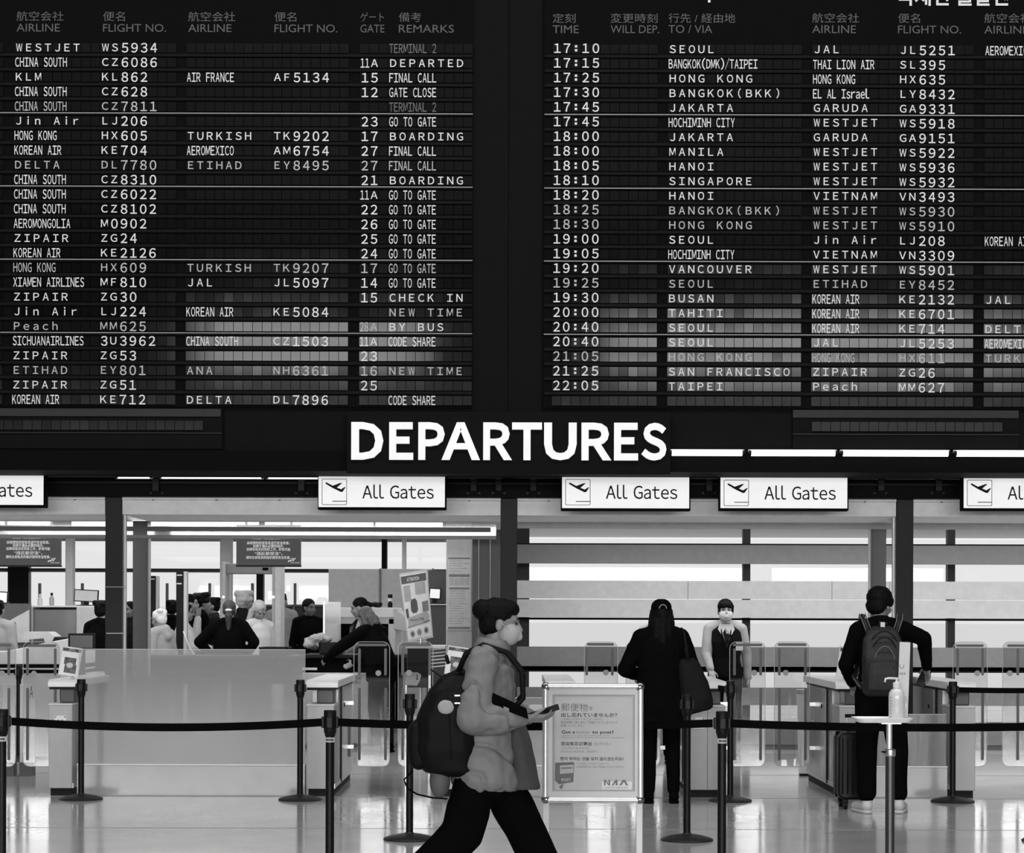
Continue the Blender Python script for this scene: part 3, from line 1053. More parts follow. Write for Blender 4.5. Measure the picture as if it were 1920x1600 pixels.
def flap_door(x0, x1, label, Y=18.5, y0=1203.5, y1=1438, strips=(), dot=None, bars=()):
    a, b, z0, z1 = R(x0, y0, x1, y1, Y)
    t = thing('flap_door', label, 'gate door', ((a + b) / 2, Y, z0), 'clear flap doors of the gates')
    o = rrect(a, b, z0, z1, .06, 6)
    MB().prism(o, Y - .006, Y + .006).build('leaf', M_acr, t)
    n = rrect(a + .0045, b - .0045, z0 + .0045, z1 - .0045, .056, 6)
    k = len(o)
    mb = MB()
    mb.add([(p[0], Y - .0068, p[1]) for p in o + n], [(i, (i + 1) % k, (i + 1) % k + k, i + k) for i in range(k)])
    mb.build('rim', M_rim, t)
    for (sx, sy0, sy1) in strips:
        q = P(sx, (sy0 + sy1) / 2, Y)
        h = (sy1 - sy0) * Y / F
        MB().prism(rrect(q.x - .0115, q.x + .0115, q.z - h / 2, q.z + h / 2, .011, 4), Y - .012, Y - .006).build('handle_strip', M_strip2, t)
    for (bx0, bx1, by) in bars:
        q0, q1 = P(bx0, by, Y), P(bx1, by, Y)
        MB().prism(rrect(q0.x, q1.x, q0.z - .0115, q0.z + .0115, .011, 4), Y - .012, Y - .006).build('handle_strip', M_strip2, t)
    if dot:
        q = P(dot[0], dot[1], Y)
        MB().lathe([(.025, 0), (.025, .003)], n=20, M=Matrix.Translation((q.x, Y - .006, q.z)) @ Matrix.Rotation(PI / 2, 4, 'X')).build('round_sticker', mat('sticker_grey', .3, .6), t)
    # hinge arms to the counter beside it, else a pivot post of its own
    near = sorted([(abs(a - c1), c1, a) for c0, c1 in SIDES] + [(abs(c0 - b), b, c0) for c0, c1 in SIDES])[0]
    if near[0] < .32:
        lo, hi = (near[1] + .0068, near[2]) if near[2] == a else (near[1], near[2] - .0068)
        for zz_ in (.32, .70):
            MB().box(lo, hi, Y - .011, Y + .011, zz_ - .016, zz_ + .016).build('hinge_arm', M_alu, t)
    else:
        MB().tube([(a - .02, Y, 0), (a - .02, Y, .9)], .02, 14).build('pivot_post', M_alu, t, 'auto')
        MB().box(a - .02, a + .006, Y - .011, Y + .011, .6, .64).build('hinge_arm', M_alu, t)
    return t


ST = lambda a, b: [(a, 1216, 1267), (a, 1290, 1426), (b, 1216, 1267), (b, 1290, 1426)]
flap_door(663, 731, 'clear flap door beside the counter that closes the glass fence', strips=ST(674, 723), dot=(709.5, 1262.5), bars=[(671, 726, 1209.5)])
flap_door(746, 812, 'clear flap door behind the backpack of the walking woman', strips=ST(755, 806), dot=(767, 1262), bars=[(753, 808, 1209.5)])
flap_door(1095, 1158, 'clear flap door between the post-box poster and the woman in the black coat', strips=ST(1100, 1148), dot=(1136, 1261.5), bars=[(1100, 1151, 1208.5)])
flap_door(1173, 1238, 'clear flap door hidden behind the woman in the black coat', strips=ST(1182, 1230), bars=[(1180, 1232, 1208.5)])
flap_door(1367.5, 1435, 'clear flap door in front of the masked attendant', strips=ST(1377, 1426), dot=(1414, 1262), bars=[(1374, 1429, 1209.5)])
flap_door(1451, 1518, 'clear flap door beside the steel-sided counter with the suitcase', strips=ST(1461, 1510), bars=[(1458, 1512, 1209)], dot=(1473, 1262))
flap_door(1786, 1851, 'clear flap door behind the rear belt post by the pump bottle', strips=ST(1795, 1842), bars=[(1792, 1844, 1211)], dot=(1832, 1263))
flap_door(1879, 1944, 'clear flap door cut off by the edge above the belt', strips=ST(1908, 1936), bars=[(1888, 1936, 1211)], dot=(1893, 1263))
flap_door(-32, 30, 'clear flap door cut off by the edge at the X-ray lane', strips=ST(17, -25), bars=[(-25, 22, 1210)], dot=(4, 1263))
flap_door(43, 112, 'clear flap door in front of the white panel with the letter A', strips=ST(52, 104), bars=[(50, 118 - 12, 1211)], dot=(64, 1263.5))

# leaflet boards standing on counters
M_photo = mat('printed_photo', 0.10, 0.7, var=.8, scale=30)


def leaflet(x0, x1, y0, y1, Y, label, lean=.12):
    a, b, z0, z1 = R(x0, y0, x1, y1, Y)
    z0 = .950
    W, H = b - a, z1 - z0
    t = thing('leaflet_board', label, 'notice', ((a + b) / 2, Y, z0))
    M = Matrix.Translation(((a + b) / 2, Y, z0)) @ Matrix.Shear('XY', 4, (0, 0)) @ Matrix.Rotation(-lean, 4, 'X') @ Matrix.Rotation(math.radians(9), 4, 'Y')
    M = Matrix.Translation(((a + b) / 2, Y, z0)) @ Matrix.Rotation(-lean, 4, 'X') @ Matrix.Rotation(math.radians(8), 4, 'Y')
    w_, h_ = W * .82, H * .98
    MB().box(-w_ / 2, w_ / 2, -.006, .006, .004, h_, M).build('board', M_lgrey, t, bevel=.002)
    y = -.0072
    MB().box(-w_ / 2 + .006, w_ / 2 - .006, y, -.006, .008, h_ - .006, M).build('sheet', M_paper, t)
    MB().box(-w_ / 2 + .008, w_ / 2 - .008, y - .001, y, h_ * .84, h_ - .012, M).build('header_band', mat('header_print', .06, .7), t)
    mb = MB()
    mb.text('機内持込', 0, h_ * .905, h_ * .04, y=y - .0015, align='c', ref='国', M=M)
    mb.text('SECURITY CHECK', 0, h_ * .86, h_ * .022, y=y - .0015, align='c', M=M)
    mb.build('header_lettering', M_paper, t, fix=False)
    MB().box(-w_ * .30, w_ * .28, y - .001, y, h_ * .40, h_ * .64, M).build('upper_photo', M_photo, t)
    MB().box(-w_ * .24, w_ * .34, y - .0012, y, h_ * .12, h_ * .42, M).build('lower_photo', M_photo, t)
    mb = MB()
    mb.ell((-.0, y - .002, h_ * .38), (w_ * .16, .002, h_ * .09), n=12, M=M)
    mb.build('hand_print', mat('print_skin', .5, .7), t)
    MB().add([(0, .006, h_ * .7), (w_ * .2, .006, h_ * .7), (w_ * .2, .10, .004), (0, .10, .004)], [(0, 1, 2, 3)], M).build('strut', M_lgrey, t)
    return t


leaflet(104, 151, 1212, 1277, YF + .35, 'leaflet board with two dark photos on the counter by the X-ray lane')
leaflet(828, 876, 1211, 1266, YF + .9, 'leaflet board with dark photos on the counter behind the walking woman')
leaflet(1563, 1606, 1212, 1274, YF + .35, 'leaflet board with dark photos beside the elbow of the backpacker')

# ---------------------------------------------------------------- belt posts
def belt_part(t, p0, p1, z, sag=.012, h=.043):
    n = 16
    vs_ = []
    d = (Vector(p1) - Vector(p0))
    nrm = Vector((-d.y, d.x, 0)).normalized() * .0012
    for i in range(n + 1):
        f_ = i / n
        p = Vector(p0) + d * f_
        zz_ = z - sag * 4 * f_ * (1 - f_)
        tw = .004 * math.sin(f_ * 7)
        for s_ in (-1, 1):
            for q in (0, 1):
                vs_.append((p.x + nrm.x * s_, p.y + nrm.y * s_ + tw * (q - .5), zz_ - h / 2 + h * q))
    fs = []
    for i in range(n):
        o = i * 4
        fs += [(o, o + 1, o + 5, o + 4), (o + 2, o + 6, o + 7, o + 3), (o, o + 4, o + 6, o + 2), (o + 1, o + 3, o + 7, o + 5)]
    MB().add(vs_, fs).build('belt', M_belt, t)


M_belt = mat('black_belt_webbing', 0.003, 0.85, spec=.03)
M_post = mat('belt_post_black', 0.005, 0.42, spec=.2)
M_dome = mat('belt_post_base', 0.014, 0.5, spec=.35)
proto = None


def belt_post(px, s, label, band=False, belts=()):
    """post whose scale in the photograph is s pixels per metre"""
    global proto
    Y = F / s
    x = P(px, 1330, Y).x
    if proto is None:
        t = thing('belt_post', label, 'belt barrier post', (0, 0, 0), 'black belt posts of the queue')
        MB().lathe([(.168, 0), (.172, .006), (.165, .014), (.12, .028), (.07, .038), (.03, .044), (.026, .05)], n=40).build('base', M_dome, t, smooth='auto')
        MB().lathe([(.0235, .045), (.0235, .82)], n=24).build('pole', M_post, t, smooth='auto')
        MB().lathe([(.027, .81), (.030, .825), (.034, .835), (.034, .945), (.031, .95), (0, .951)], n=24).build('head', M_post, t, smooth='auto')
        for a in range(4):
            Mx = Matrix.Rotation(a * PI / 2, 4, 'Z')
            MB().box(-.017, .017, -.046, -.030, .855, .915, Mx).build('belt_slot', M_post, t, bevel=.004)
        proto = t
        proto.location = (x, Y, 0)
        o = t
    else:
        o = copy_tree(proto, (x, Y, 0), label)
    if band:
        b = MB().lathe([(.0262, .778), (.0262, .804)], n=24, M=Matrix.Translation((x, Y, 0))).build('label_band', M_lgrey, o, smooth='auto')
        mb = MB()
        for k in range(5):
            q = (-.016 + k * .008)
            mb.box(x + q - .0026, x + q + .0026, Y - .0275, Y - .0262 + abs(q) * .25, .786, .797)
        mb.build('lettering', M_ink, o)
    return o, x, Y


s_n, s_f, s_r = 349.0, 288.0, 237.5
b11, xk, Yk = belt_post(35, 188, 'black belt post standing further back in front of the letter A panel')
b1, xa, Ya = belt_post(4, s_n, 'black belt post cut off at the edge by the X-ray lane, holding the near belt', True)
b2, xb, Yb_ = belt_post(619, s_n, 'black belt post with a white band in front of the fence-end counter', True)
b3, xc, Yc = belt_post(1354, s_n, 'black belt post with a white band in front of the wide seamed counter', True)
b4, xd, Yd = belt_post(768.5, s_f, 'black belt post beside the backpack of the walking woman')
b5, xe, Ye = belt_post(1288.5, s_f, 'black belt post below the tote bag of the woman in the black coat')
b6, xf, Yf_ = belt_post(1966, s_f, 'black belt post whose base pokes in at the edge below the belt')
b7, xg, Yg = belt_post(152.5, s_r, 'black belt post at the X-ray side end of the long glass fence')
b8, xh, Yh = belt_post(563, s_r, 'black belt post at the far end of the long glass fence')
b9, xi, Yi = belt_post(1369.5, s_r, 'black belt post between the wide seamed counter and the clear flap door')
b10, xj, Yj = belt_post(1786.5, s_r, 'black belt post beside the counter behind the pump bottle')
zbelt = .885
belt_part(b2, (xa + .05, Ya, 0), (xb - .036, Yb_, 0), zbelt, .03)
belt_part(b2, (xb + .036, Yb_, 0), (xc - .05, Yc, 0), zbelt, .02)
belt_part(b3, (xc + .036, Yc, 0), (xc + 2.1, Yc, 0), zbelt, .02)
belt_part(b8, (xh + .03, Yh, 0), (-1.665, YF - .01, 0), zbelt, .0)
belt_part(b9, (xi - .03, Yi, 0), (1.66, YF - .01, 0), zbelt, .0)
belt_part(b10, (xj + .03, Yj, 0), (4.81, YF - .01, 0), zbelt, .01)
# ---------------------------------------------------------------- security hall behind the gates
def bx(mb, x0, y0, x1, y1, Y, d):
    a, b, z0, z1 = R(x0, y0, x1, y1, Y)
    return mb.box(a, b, Y, Y + d, z0, z1)


def base_of(px, Y):
    return (P(px, 1155, Y).x, Y, 0)


# hanging instruction signs
M_hang = mat('hanging_sign_grey', 0.055, 0.5, spec=.3)
lines = ['根据《航空法》，', '由经授权的安检员进行安全检查。', '如果不遵从必要的指示，', '妨碍安检员的安检工作，就有可能', '“违反航空法”，', '请听从安检员的指示接受安全检查。']
for (x0, x1, lab) in ((443, 564, 'dark hanging sign with white Chinese lines above the walk-through detector'), (-8, 114, 'dark hanging sign with white Chinese lines at the edge by the pale pillar')):
    Y = 24.0
    a, b, z0, z1 = R(x0, 985, x1, 1060.5, Y)
    t = thing('hanging_sign', lab, 'sign', ((a + b) / 2, Y, ZI), 'hanging instruction signs')
    p = MB().box(a, b, Y, Y + .05, z0, z1).build('panel', M_hang, t, bevel=.003)
    MB().box(a - .004, b + .004, Y - .004, Y + .06, z0 - .016, z0).build('lower_edge', M_black2, t)
    px = Y / F
    mb = MB()
    for i, l in enumerate(lines):
        yy = (1006, 1015.5, 1021.5, 1027.6, 1035.8, 1042.8)[i] + 3
        hh, wd = (5.4, (62, 80, 58, 82, 52, 84)[i])
        if i == 4:
            hh = 6.2
        mb.text(l, (a + b) / 2, P(500, yy + 2.2, Y).z, hh * px, width=wd * px, y=Y - .003, align='c', ref='国', off=.01)
    mb.build('lettering', M_white, p, fix=False)
    mb = MB()
    lx, lz = b - 20 * px, z0 + 8 * px
    for k in range(2):
        q = lx + k * 4 * px
        mb.prism([(q, lz), (q + 2 * px, lz), (q + 7 * px, lz + 6 * px), (q + 5 * px, lz + 6 * px)], Y - .004, Y - .002)
    mb.prism([(lx - 4 * px, lz - 2 * px), (lx + 2 * px, lz + 1 * px), (lx + 1 * px, lz + 2.4 * px), (lx - 4 * px, lz + .5 * px)], Y - .004, Y - .002)
    mb.text('Narita Airport', b - 19 * px, z0 + 4.2 * px, 2.6 * px, width=17 * px, y=Y - .003)
    mb.build('logo', M_white, p, fix=False)
    for f_ in (.15, .85):
        x = a + (b - a) * f_
        MB().box(x - .012, x + .012, Y + .015, Y + .035, z1, ZI).build('hanger', M_alu, t)

# walk-through metal detector
Y = 31.0
t = thing('metal_detector', 'pale walk-through metal detector arch with a grey crossbar', 'metal detector', base_of(472, Y))
M_det = mat('detector_grey', 0.22, 0.5)
for (x0, x1, m, n) in ((416.5, 423, M_grey, 'side_post'), (510, 515, M_grey, 'side_post')):
    a, b, z0, z1 = R(x0, 1054, x1, 1100, Y)
    MB().box(a, b, Y, Y + .5, 0.03, z1).build(n, m, t, bevel=.01)
for (x0, x1) in ((515, 527),):
    a, b, z0, z1 = R(x0, 1056, x1, 1100, Y)
    MB().box(a, b, Y - .02, Y + .52, .03, z1).build('end_panel', M_lgrey, t, bevel=.02)
a, b, z0, z1 = R(423, 1057, 511, 1076, Y)
c = MB().box(a, b, Y + .05, Y + .45, z0, z1).build('crossbar', M_det, t, bevel=.01)
MB().box(a + (b - a) * .78, a + (b - a) * .90, Y + .042, Y + .05, z0 + .05, z0 + .09).build('display', M_black, c)
for px in (419, 512.5):
    q = P(px, 1120, Y)
    MB().lathe([(.022, 0), (.018, .008)], n=14, M=Matrix.Translation((q.x, Y, q.z)) @ Matrix.Rotation(PI / 2, 4, 'X')).build('status_lamp', M_lit, t)
for px in (419.5, 519):
    q = P(px, 1150, Y)
    MB().box(q.x - .09, q.x + .09, Y - .06, Y + .58, 0, .03).build('foot', M_det, t)

# dark body-scanner gate posts
for (x0, x1, x2, y1, Y, lab) in ((330, 343, 350, 1072, 25.0, 'tall black scanner post with a pale edge beside the raised hand'), (274, 291, 296, 1080, 27.4, 'tall dark scanner post beside the second dark pillar')):
    a, b, z0, z1 = R(x0, y1, x1, 1200, Y)
    t = thing('scanner_post', lab, 'scanner', base_of((x0 + x2) / 2, Y))
    MB().box(a, b, Y, Y + .35, .03, z1).build('front_panel', M_black2, t, bevel=.006)
    e, f_ = P(x1, 1100, Y).x, P(x2, 1100, Y).x
    MB().box(e + .002, f_, Y + .02, Y + .14, .03, z1).build('side_panel', M_lgrey, t, bevel=.006)
    MB().box(a - .04, f_ + .04, Y - .04, Y + .40, 0, .03).build('foot', M_dgrey, t)
    MB().box(a + .01, b - .01, Y - .004, Y, z1 - .05, z1 - .035).build('trim_line', M_lgrey, t)
    if x0 == 330:
        pts = [(344, 1184), (350, 1202), (357, 1217), (364, 1228), (374, 1236), (384, 1240), (393, 1240)]
        cd = [P(x, y, Y - .02) for x, y in pts]
        MB().tube([(p.x, p.y, p.z) for p in cd] + [(cd[-1].x + .1, Y + .05, cd[-1].z + .01), (f_ + .0, Y + .08, cd[-1].z - .1)], .009, 8).build('white_cord', M_white, t, True)
        q = P(336, 1096, Y)
        MB().box(q.x - .028, q.x + .028, Y - .004, Y, q.z, q.z + .016).build('maker_plate', M_lgrey, t)

# low dark desks under the windows
for (x0, x1, lab) in ((466, 545, 'dark desk front behind the blond woman'), (552, 612, 'dark desk front behind the woman in black by the windows')):
    Y = 33.6
    a, b, z0, z1 = R(x0, 1134, x1, 1200, Y)
    t = thing('desk', lab, 'desk', base_of((x0 + x1) / 2, Y))
    MB().box(a, b, Y, Y + .6, 0, z1 - .03).build('front', M_char, t)
    MB().box(a - .02, b + .02, Y - .03, Y + .63, z1 - .03, z1).build('desk_top', M_dgrey, t)

# X-ray machine of the screening lane
Y = 26.2
t = thing('xray_machine', 'white X-ray machine with a dark tunnel mouth behind the attendant with the hair bun', 'X-ray machine', base_of(680, Y))
a, b, z0, z1 = R(606, 1139.5, 742, 1225, Y)
MB().box(a, b, Y + .02, Y + 1.6, z1 - .13, z1).build('roof_cover', M_white, t, bevel=.02)
MB().box(a, b, Y, Y + .05, z1 - .20, z1 - .13).build('roof_trim', M_grey, t)
xl, xr = P(633, 1160, Y).x, P(728, 1160, Y).x
MB().box(a, xl, Y, Y + 1.6, .1, z1 - .13).build('side_cheek', M_lgrey, t, bevel=.01)
MB().box(xr, b, Y, Y + 1.6, .1, z1 - .13).build('side_cheek', M_lgrey, t, bevel=.01)
MB().box(xl, xr, Y + .25, Y + .3, .55, z1 - .13).build('tunnel_curtain', M_black, t)
MB().box(a, b, Y, Y + 1.6, .1, .8).build('lower_body', M_mgrey, t, bevel=.01)
MB().box(a + .05, b - .05, Y + .05, Y + 1.5, 0, .1).build('plinth', M_plinth, t)
q = [P(x, y, Y) for x, y in ((738, 1141), (764, 1160), (764, 1185), (738, 1180))]
MB().prism([(p.x, p.z) for p in q], Y - .02, Y + 1.4).build('tunnel_hood', mat('hood_white', .5, .5), t, bevel=.008)
# signal lamp on top
q = P(728, 1139, Y)
t = thing('signal_lamp', 'small black and white signal lamp on top of the white X-ray machine', 'lamp', (q.x, Y + .4, q.z))
MB().lathe([(.03, 0), (.03, .06), (.018, .065), (.018, .08)], (q.x, Y + .4, z1), 16).build('foot', M_black2, t)
MB().lathe([(.028, .08), (.028, .12)], (q.x, Y + .4, z1), 16).build('lens', M_white, t)
MB().lathe([(.03, .12), (.03, .165), (0, .17)], (q.x, Y + .4, z1), 16).build('cap', M_black2, t)
# clear shield
Y = 25.95
a, b, z0, z1 = R(606, 1129, 639, 1205, Y)
t = thing('clear_shield', 'upright hazy acrylic shield at the mouth of the X-ray machine', 'screen', base_of(622, Y))
MB().box(a, b, Y, Y + .012, z0, z1).build('sheet', glass('hazy_acrylic', .85, .08, .1, film=.35), t)
MB().box(a, a + .02, Y - .01, Y + .03, 0, z1).build('support_post', M_alu, t)
MB().box(b - .02, b, Y - .01, Y + .03, 0, z0).build('support_post', M_alu, t)
# roller table with trays
Y = 23.4
t = thing('roller_table', 'long dark roller table with a pale lower body in front of the X-ray machine', 'table', base_of(680, Y))
a, b, z0, z1 = R(566, 1228, 757, 1262, Y)
MB().box(a, b, Y, Y + .9, z1 - .04, z1).build('table_top', M_black2, t, bevel=.006)
MB().box(a, b, Y + .05, Y + .8, z0, z1 - .04).build('apron', M_black, t)
MB().box(a, P(594, 1250, Y).x, Y + .035, Y + .05, P(580, 1257, Y).z, P(580, 1252.5, Y).z).build('white_stripe', M_white, t)
MB().box(a, P(690, 1300, Y).x, Y + .03, Y + .85, .05, z0).build('lower_body', M_lgrey, t, bevel=.01)
for px in (700, 750):
    MB().box(P(px, 1300, Y).x - .025, P(px, 1300, Y).x + .025, Y + .1, Y + .15, 0, z0).build('leg', M_dgrey, t)
ztab = z1


def tray(x0, x1, y, Y, h, label, m):
    a, b = P(x0, y, Y).x, P(x1, y, Y).x
    t = thing('tray', label, 'tray', ((a + b) / 2, Y, ztab), 'security trays')
    o = [(a, ztab), (b, ztab), (b + .03, ztab + h), (a - .03, ztab + h)]
    mb = MB()
    mb.box(a, b, Y, Y + .4, ztab + .001, ztab + .012)
    mb.build('floor_panel', m, t)
    for yy in (Y, Y + .39):
        MB().prism([(a, ztab + .001), (b, ztab + .001), (b + .03, ztab + h), (a - .03, ztab + h)], yy, yy + .012).build('rim_side', m, t)
    MB().prismx([(Y, ztab + .001), (Y + .4, ztab + .001), (Y + .4, ztab + h), (Y, ztab + h)], a - .02, a - .008).build('rim_end', m, t)
    MB().prismx([(Y, ztab + .001), (Y + .4, ztab + .001), (Y + .4, ztab + h), (Y, ztab + h)], b + .008, b + .02).build('rim_end', m, t)


tray(602, 638, 1235, Y + .12, .13, 'black tray with sloping ends on the roller table', M_black2)
# second table hidden behind the frosted fence
Y2 = 22.5
t = thing('roller_table', 'dark roller table behind the long frosted glass fence', 'table', base_of(400, Y2))
a, b = P(252, 1230, Y2).x, P(552, 1230, Y2).x
MB().box(a, b, Y2, Y2 + .8, ztab - .04, ztab).build('table_top', M_black2, t, bevel=.006)
MB().box(a, b, Y2 + .05, Y2 + .75, ztab - .30, ztab - .04).build('apron', M_black, t)
for px in (262, 400, 540):
    xq = P(px, 1300, Y2).x
    MB().box(xq - .025, xq + .025, Y2 + .1, Y2 + .15, 0, ztab - .3).build('leg', M_dgrey, t)
    MB().box(xq - .025, xq + .025, Y2 + .6, Y2 + .65, 0, ztab - .3).build('leg', M_dgrey, t)
tray(490, 536, 1225, Y2 + .2, .09, 'black tray peeping over the top edge of the frosted fence', M_black2)
# pale fur coat lying on the table
mb = MB()
q = P(592, 1225, Y + .5)
rnd = random.Random(4)
for k in range(16):
    mb.ell((q.x + rnd.uniform(-.10, .10), Y + .70 + rnd.uniform(-.07, .07), ztab + .078 + rnd.uniform(0, .10)), (rnd.uniform(.05, .09), .08, rnd.uniform(.035, .06)), n=10)
fur = mb
# dark desk with wire rack behind the flap doors
Y = 21.6
t = thing('rack_table', 'dark table with a wire rack behind the second flap door', 'table', base_of(800, Y))
a, b, z0, z1 = R(760, 1211, 835, 1290, Y)
MB().box(a, b, Y, Y + .6, z1 - .03, z1).build('table_top', M_lgrey, t, bevel=.004)
MB().box(a + .02, P(803, 1250, Y).x, Y + .03, Y + .5, z0, z1 - .03).build('cabinet', M_black2, t)
for k in range(6):
    yy = 1219 + k * 6.5
    p0, p1 = P(806, yy, Y), P(838, yy - 3, Y)
    MB().tube([(p0.x, Y + .04, p0.z), (p1.x, Y + .04, p1.z)], .006, 8).build('rack_wire', M_alu, t)
for px in (805, 839):
    q = P(px, 1250, Y)
    MB().box(q.x - .012, q.x + .012, Y + .05, Y + .07, 0, z1 - .03).build('leg', M_alu, t)
# cabinet with a monitor beside the notice pillar
Y = 24.5
t = thing('cabinet', 'tall dark cabinet with an open shelf between the attention poster and the notice pillar', 'cabinet', base_of(826, Y))
a, b, z0, z1 = R(800, 1068, 838, 1200, Y)
M_cab = mat('cabinet_dark', .045, .5)
zs = P(820, 1133, Y).z
MB().box(a, b, Y, Y + .5, 0, zs - .012).build('lower_body', M_cab, t, bevel=.004)
MB().box(a, b, Y - .02, Y + .5, zs - .012, zs).build('shelf', M_lgrey, t)
MB().box(a, b, Y + .46, Y + .5, zs, z1).build('back_panel', M_cab, t)
MB().box(b - .02, b, Y, Y + .46, zs, z1).build('side_panel', M_cab, t)


def monitor(x0, x1, y0, y1, Y, zrest, label, m_scr, tilt=0.0, yaw=0.0, bezel=.012):
    a, b, z0, z1 = R(x0, y0, x1, y1, Y)
    cx, W, H = (a + b) / 2, b - a, z1 - z0
    t = thing('monitor', label, 'monitor', (cx, Y, zrest))
    M = Matrix.Translation((cx, Y, z0)) @ Matrix.Rotation(yaw, 4, 'Z') @ Matrix.Rotation(tilt, 4, 'Y')
    h = MB().box(-W / 2, W / 2, -.01, .03, 0, H, M).build('housing', M_black2, t, bevel=.004)
    MB().box(-W / 2 + bezel, W / 2 - bezel, -.0125, -.01, bezel, H - bezel, M).build('screen', m_scr, h)
    MB().box(cx - .03, cx + .03, Y + .01, Y + .04, zrest + .012, z0 + .03).build('neck', M_black2, t)
    MB().box(cx - .12, cx + .12, Y - .05, Y + .1, zrest, zrest + .012).build('foot', M_black2, t, bevel=.004)


M_scr = mat('screen_grey', .3, .3, emit=.22)
M_scr_w = mat('screen_pale', .5, .3, emit=.5)
M_scr_d = mat('screen_off', .012, .2)
monitor(804, 826, 1103, 1124, 24.66, zs + .001, 'small tilted monitor on the shelf of the dark cabinet', M_scr_w, .06)

# left screening lane: machine, desk and monitors
Y = 25.8
t = thing('xray_machine', 'grey X-ray machine with a clear cover under the tilted monitor', 'X-ray machine', base_of(120, Y))
a, b, z0, z1 = R(57, 1136, 187, 1222, Y)
xm = P(143, 1170, Y).x
MB().box(a, b, Y + .02, Y + 1.5, z1 - .02, z1).build('roof_cover', M_white, t, bevel=.004)
MB().box(xm, b, Y, Y + 1.5, .1, z1 - .02).build('front_body', M_lgrey, t, bevel=.01)
MB().box(a, xm, Y + .4, Y + 1.5, .1, z1 - .02).build('tunnel_curtain', M_char, t)
MB().box(a, a + .03, Y, Y + .4, .1, z1 - .02).build('side_cheek', M_grey, t)
MB().box(a + .04, xm - .01, Y + .05, Y + .062, P(90, 1205, Y).z, z1 - .05).build('clear_cover', glass('hazy_acrylic', .85, .08), t)
MB().box(a, b, Y, Y + 1.5, 0, .1).build('plinth', M_plinth, t)
zx = z1
monitor(138.5, 184, 1106, 1129, 26.3, zx, 'tilted wide monitor on top of the grey X-ray machine', M_scr, .05)
for (px, h1, lab) in ((75, .145, 'small white bottle standing on the X-ray machine'), (97, .16, 'small bottle with a black cap on the X-ray machine')):
    q = P(px, 1136, Y + .5)
    t = thing('bottle', lab, 'bottle', (q.x, Y + .5, zx), 'bottles on the grey X-ray machine')
    MB().lathe([(.028, 0), (.03, .01), (.03, h1 * .6), (.014, h1 * .72), (.014, h1 * .8)], (q.x, Y + .5, zx), 16).build('body', M_white if px < 90 else M_grey, t, smooth='auto')
    MB().lathe([(.016, h1 * .8), (.016, h1), (0, h1)], (q.x, Y + .5, zx), 16).build('cap', M_white if px < 90 else M_black2, t)
Y = 24.8
t = thing('desk_screen', 'dark sloping desk screen with a pale diagonal panel at the edge', 'partition', base_of(25, Y))
a, b, z0, z1 = R(-30, 1132, 57, 1215, Y)
MB().box(a, b, Y, Y + .05, .05, z1).build('panel', M_dgrey, t)
q = [P(x, y, Y) for x, y in ((14, 1167), (56, 1144), (56, 1205), (14, 1205))]
MB().prism([(p.x, p.z) for p in q], Y - .05, Y - .01).build('diagonal_panel', M_lgrey, t)
q = P(27, 1171, Y)
MB().box(-.028, .028, -.062, -.05, -.018, .018, Matrix.Translation((q.x, Y, q.z)) @ Matrix.Rotation(-.5, 4, 'Y')).build('label_plate', M_black, t)
MB().box(a, a + .1, Y - .1, Y + .15, 0, .05).build('foot', M_dgrey, t)
MB().box(b - .1, b, Y - .1, Y + .15, 0, .05).build('foot', M_dgrey, t)
monitor(-22, 14.5, 1109, 1133, 24.9, P(5, 1132, Y).z, 'pale monitor cut off at the edge above the dark desk screen', M_scr_w, .05)
# long white conveyor in front of it
Y = 21.6
t = thing('conveyor', 'long white conveyor bed with two black stripes behind the letter A panel', 'conveyor', base_of(60, Y))
q = [P(x, y, Y) for x, y in ((-60, 1224), (10, 1222), (84, 1206), (132, 1197), (150, 1200), (150, 1246), (-60, 1246))]
MB().prism([(p.x, p.z) for p in q], Y, Y + .8).build('bed', M_white, t, bevel=.008)
z = lambda py: P(40, py, Y).z
xa_, xb_ = P(-60, 1250, Y).x, P(150, 1250, Y).x
MB().box(xa_, xb_, Y + .02, Y + .78, z(1253), z(1246)).build('stripe', M_black, t)
MB().box(xa_, xb_, Y + .01, Y + .78, z(1256), z(1253)).build('stripe_gap', M_white, t)
MB().box(xa_, xb_, Y + .02, Y + .78, z(1263), z(1256)).build('stripe', M_black, t)
MB().box(xa_, xb_ + .1, Y, Y + .8, .02, z(1263)).build('lower_body', M_lgrey, t, bevel=.006)
MB().box(xa_, xb_, Y + .05, Y + .7, 0, .02).build('foot', M_plinth, t)
# tray-return hood on the conveyor
q = [P(x, y, Y + .9) for x, y in ((44, 1199), (48, 1185), (92, 1185), (104, 1194), (98, 1206), (86, 1206), (84, 1197), (50, 1200))]
t = thing('tray_hood', 'small pale hood behind the white conveyor bed', 'cover', (q[0].x, Y + .4, z(1206)))
MB().prism([(p.x, p.z) for p in q], Y + .85, Y + 1.2).build('cover', M_grey, t)
MB().box(P(60, 1200, Y + .9).x, P(86, 1200, Y + .9).x, Y + .95, Y + 1.1, 0, P(60, 1200, Y + .9).z).build('support_post', M_dgrey, t)
MB().box(P(52, 1200, Y).x, P(84, 1200, Y).x, Y + .87, Y + 1.1, z(1207), z(1197)).build('opening', M_black2, t)
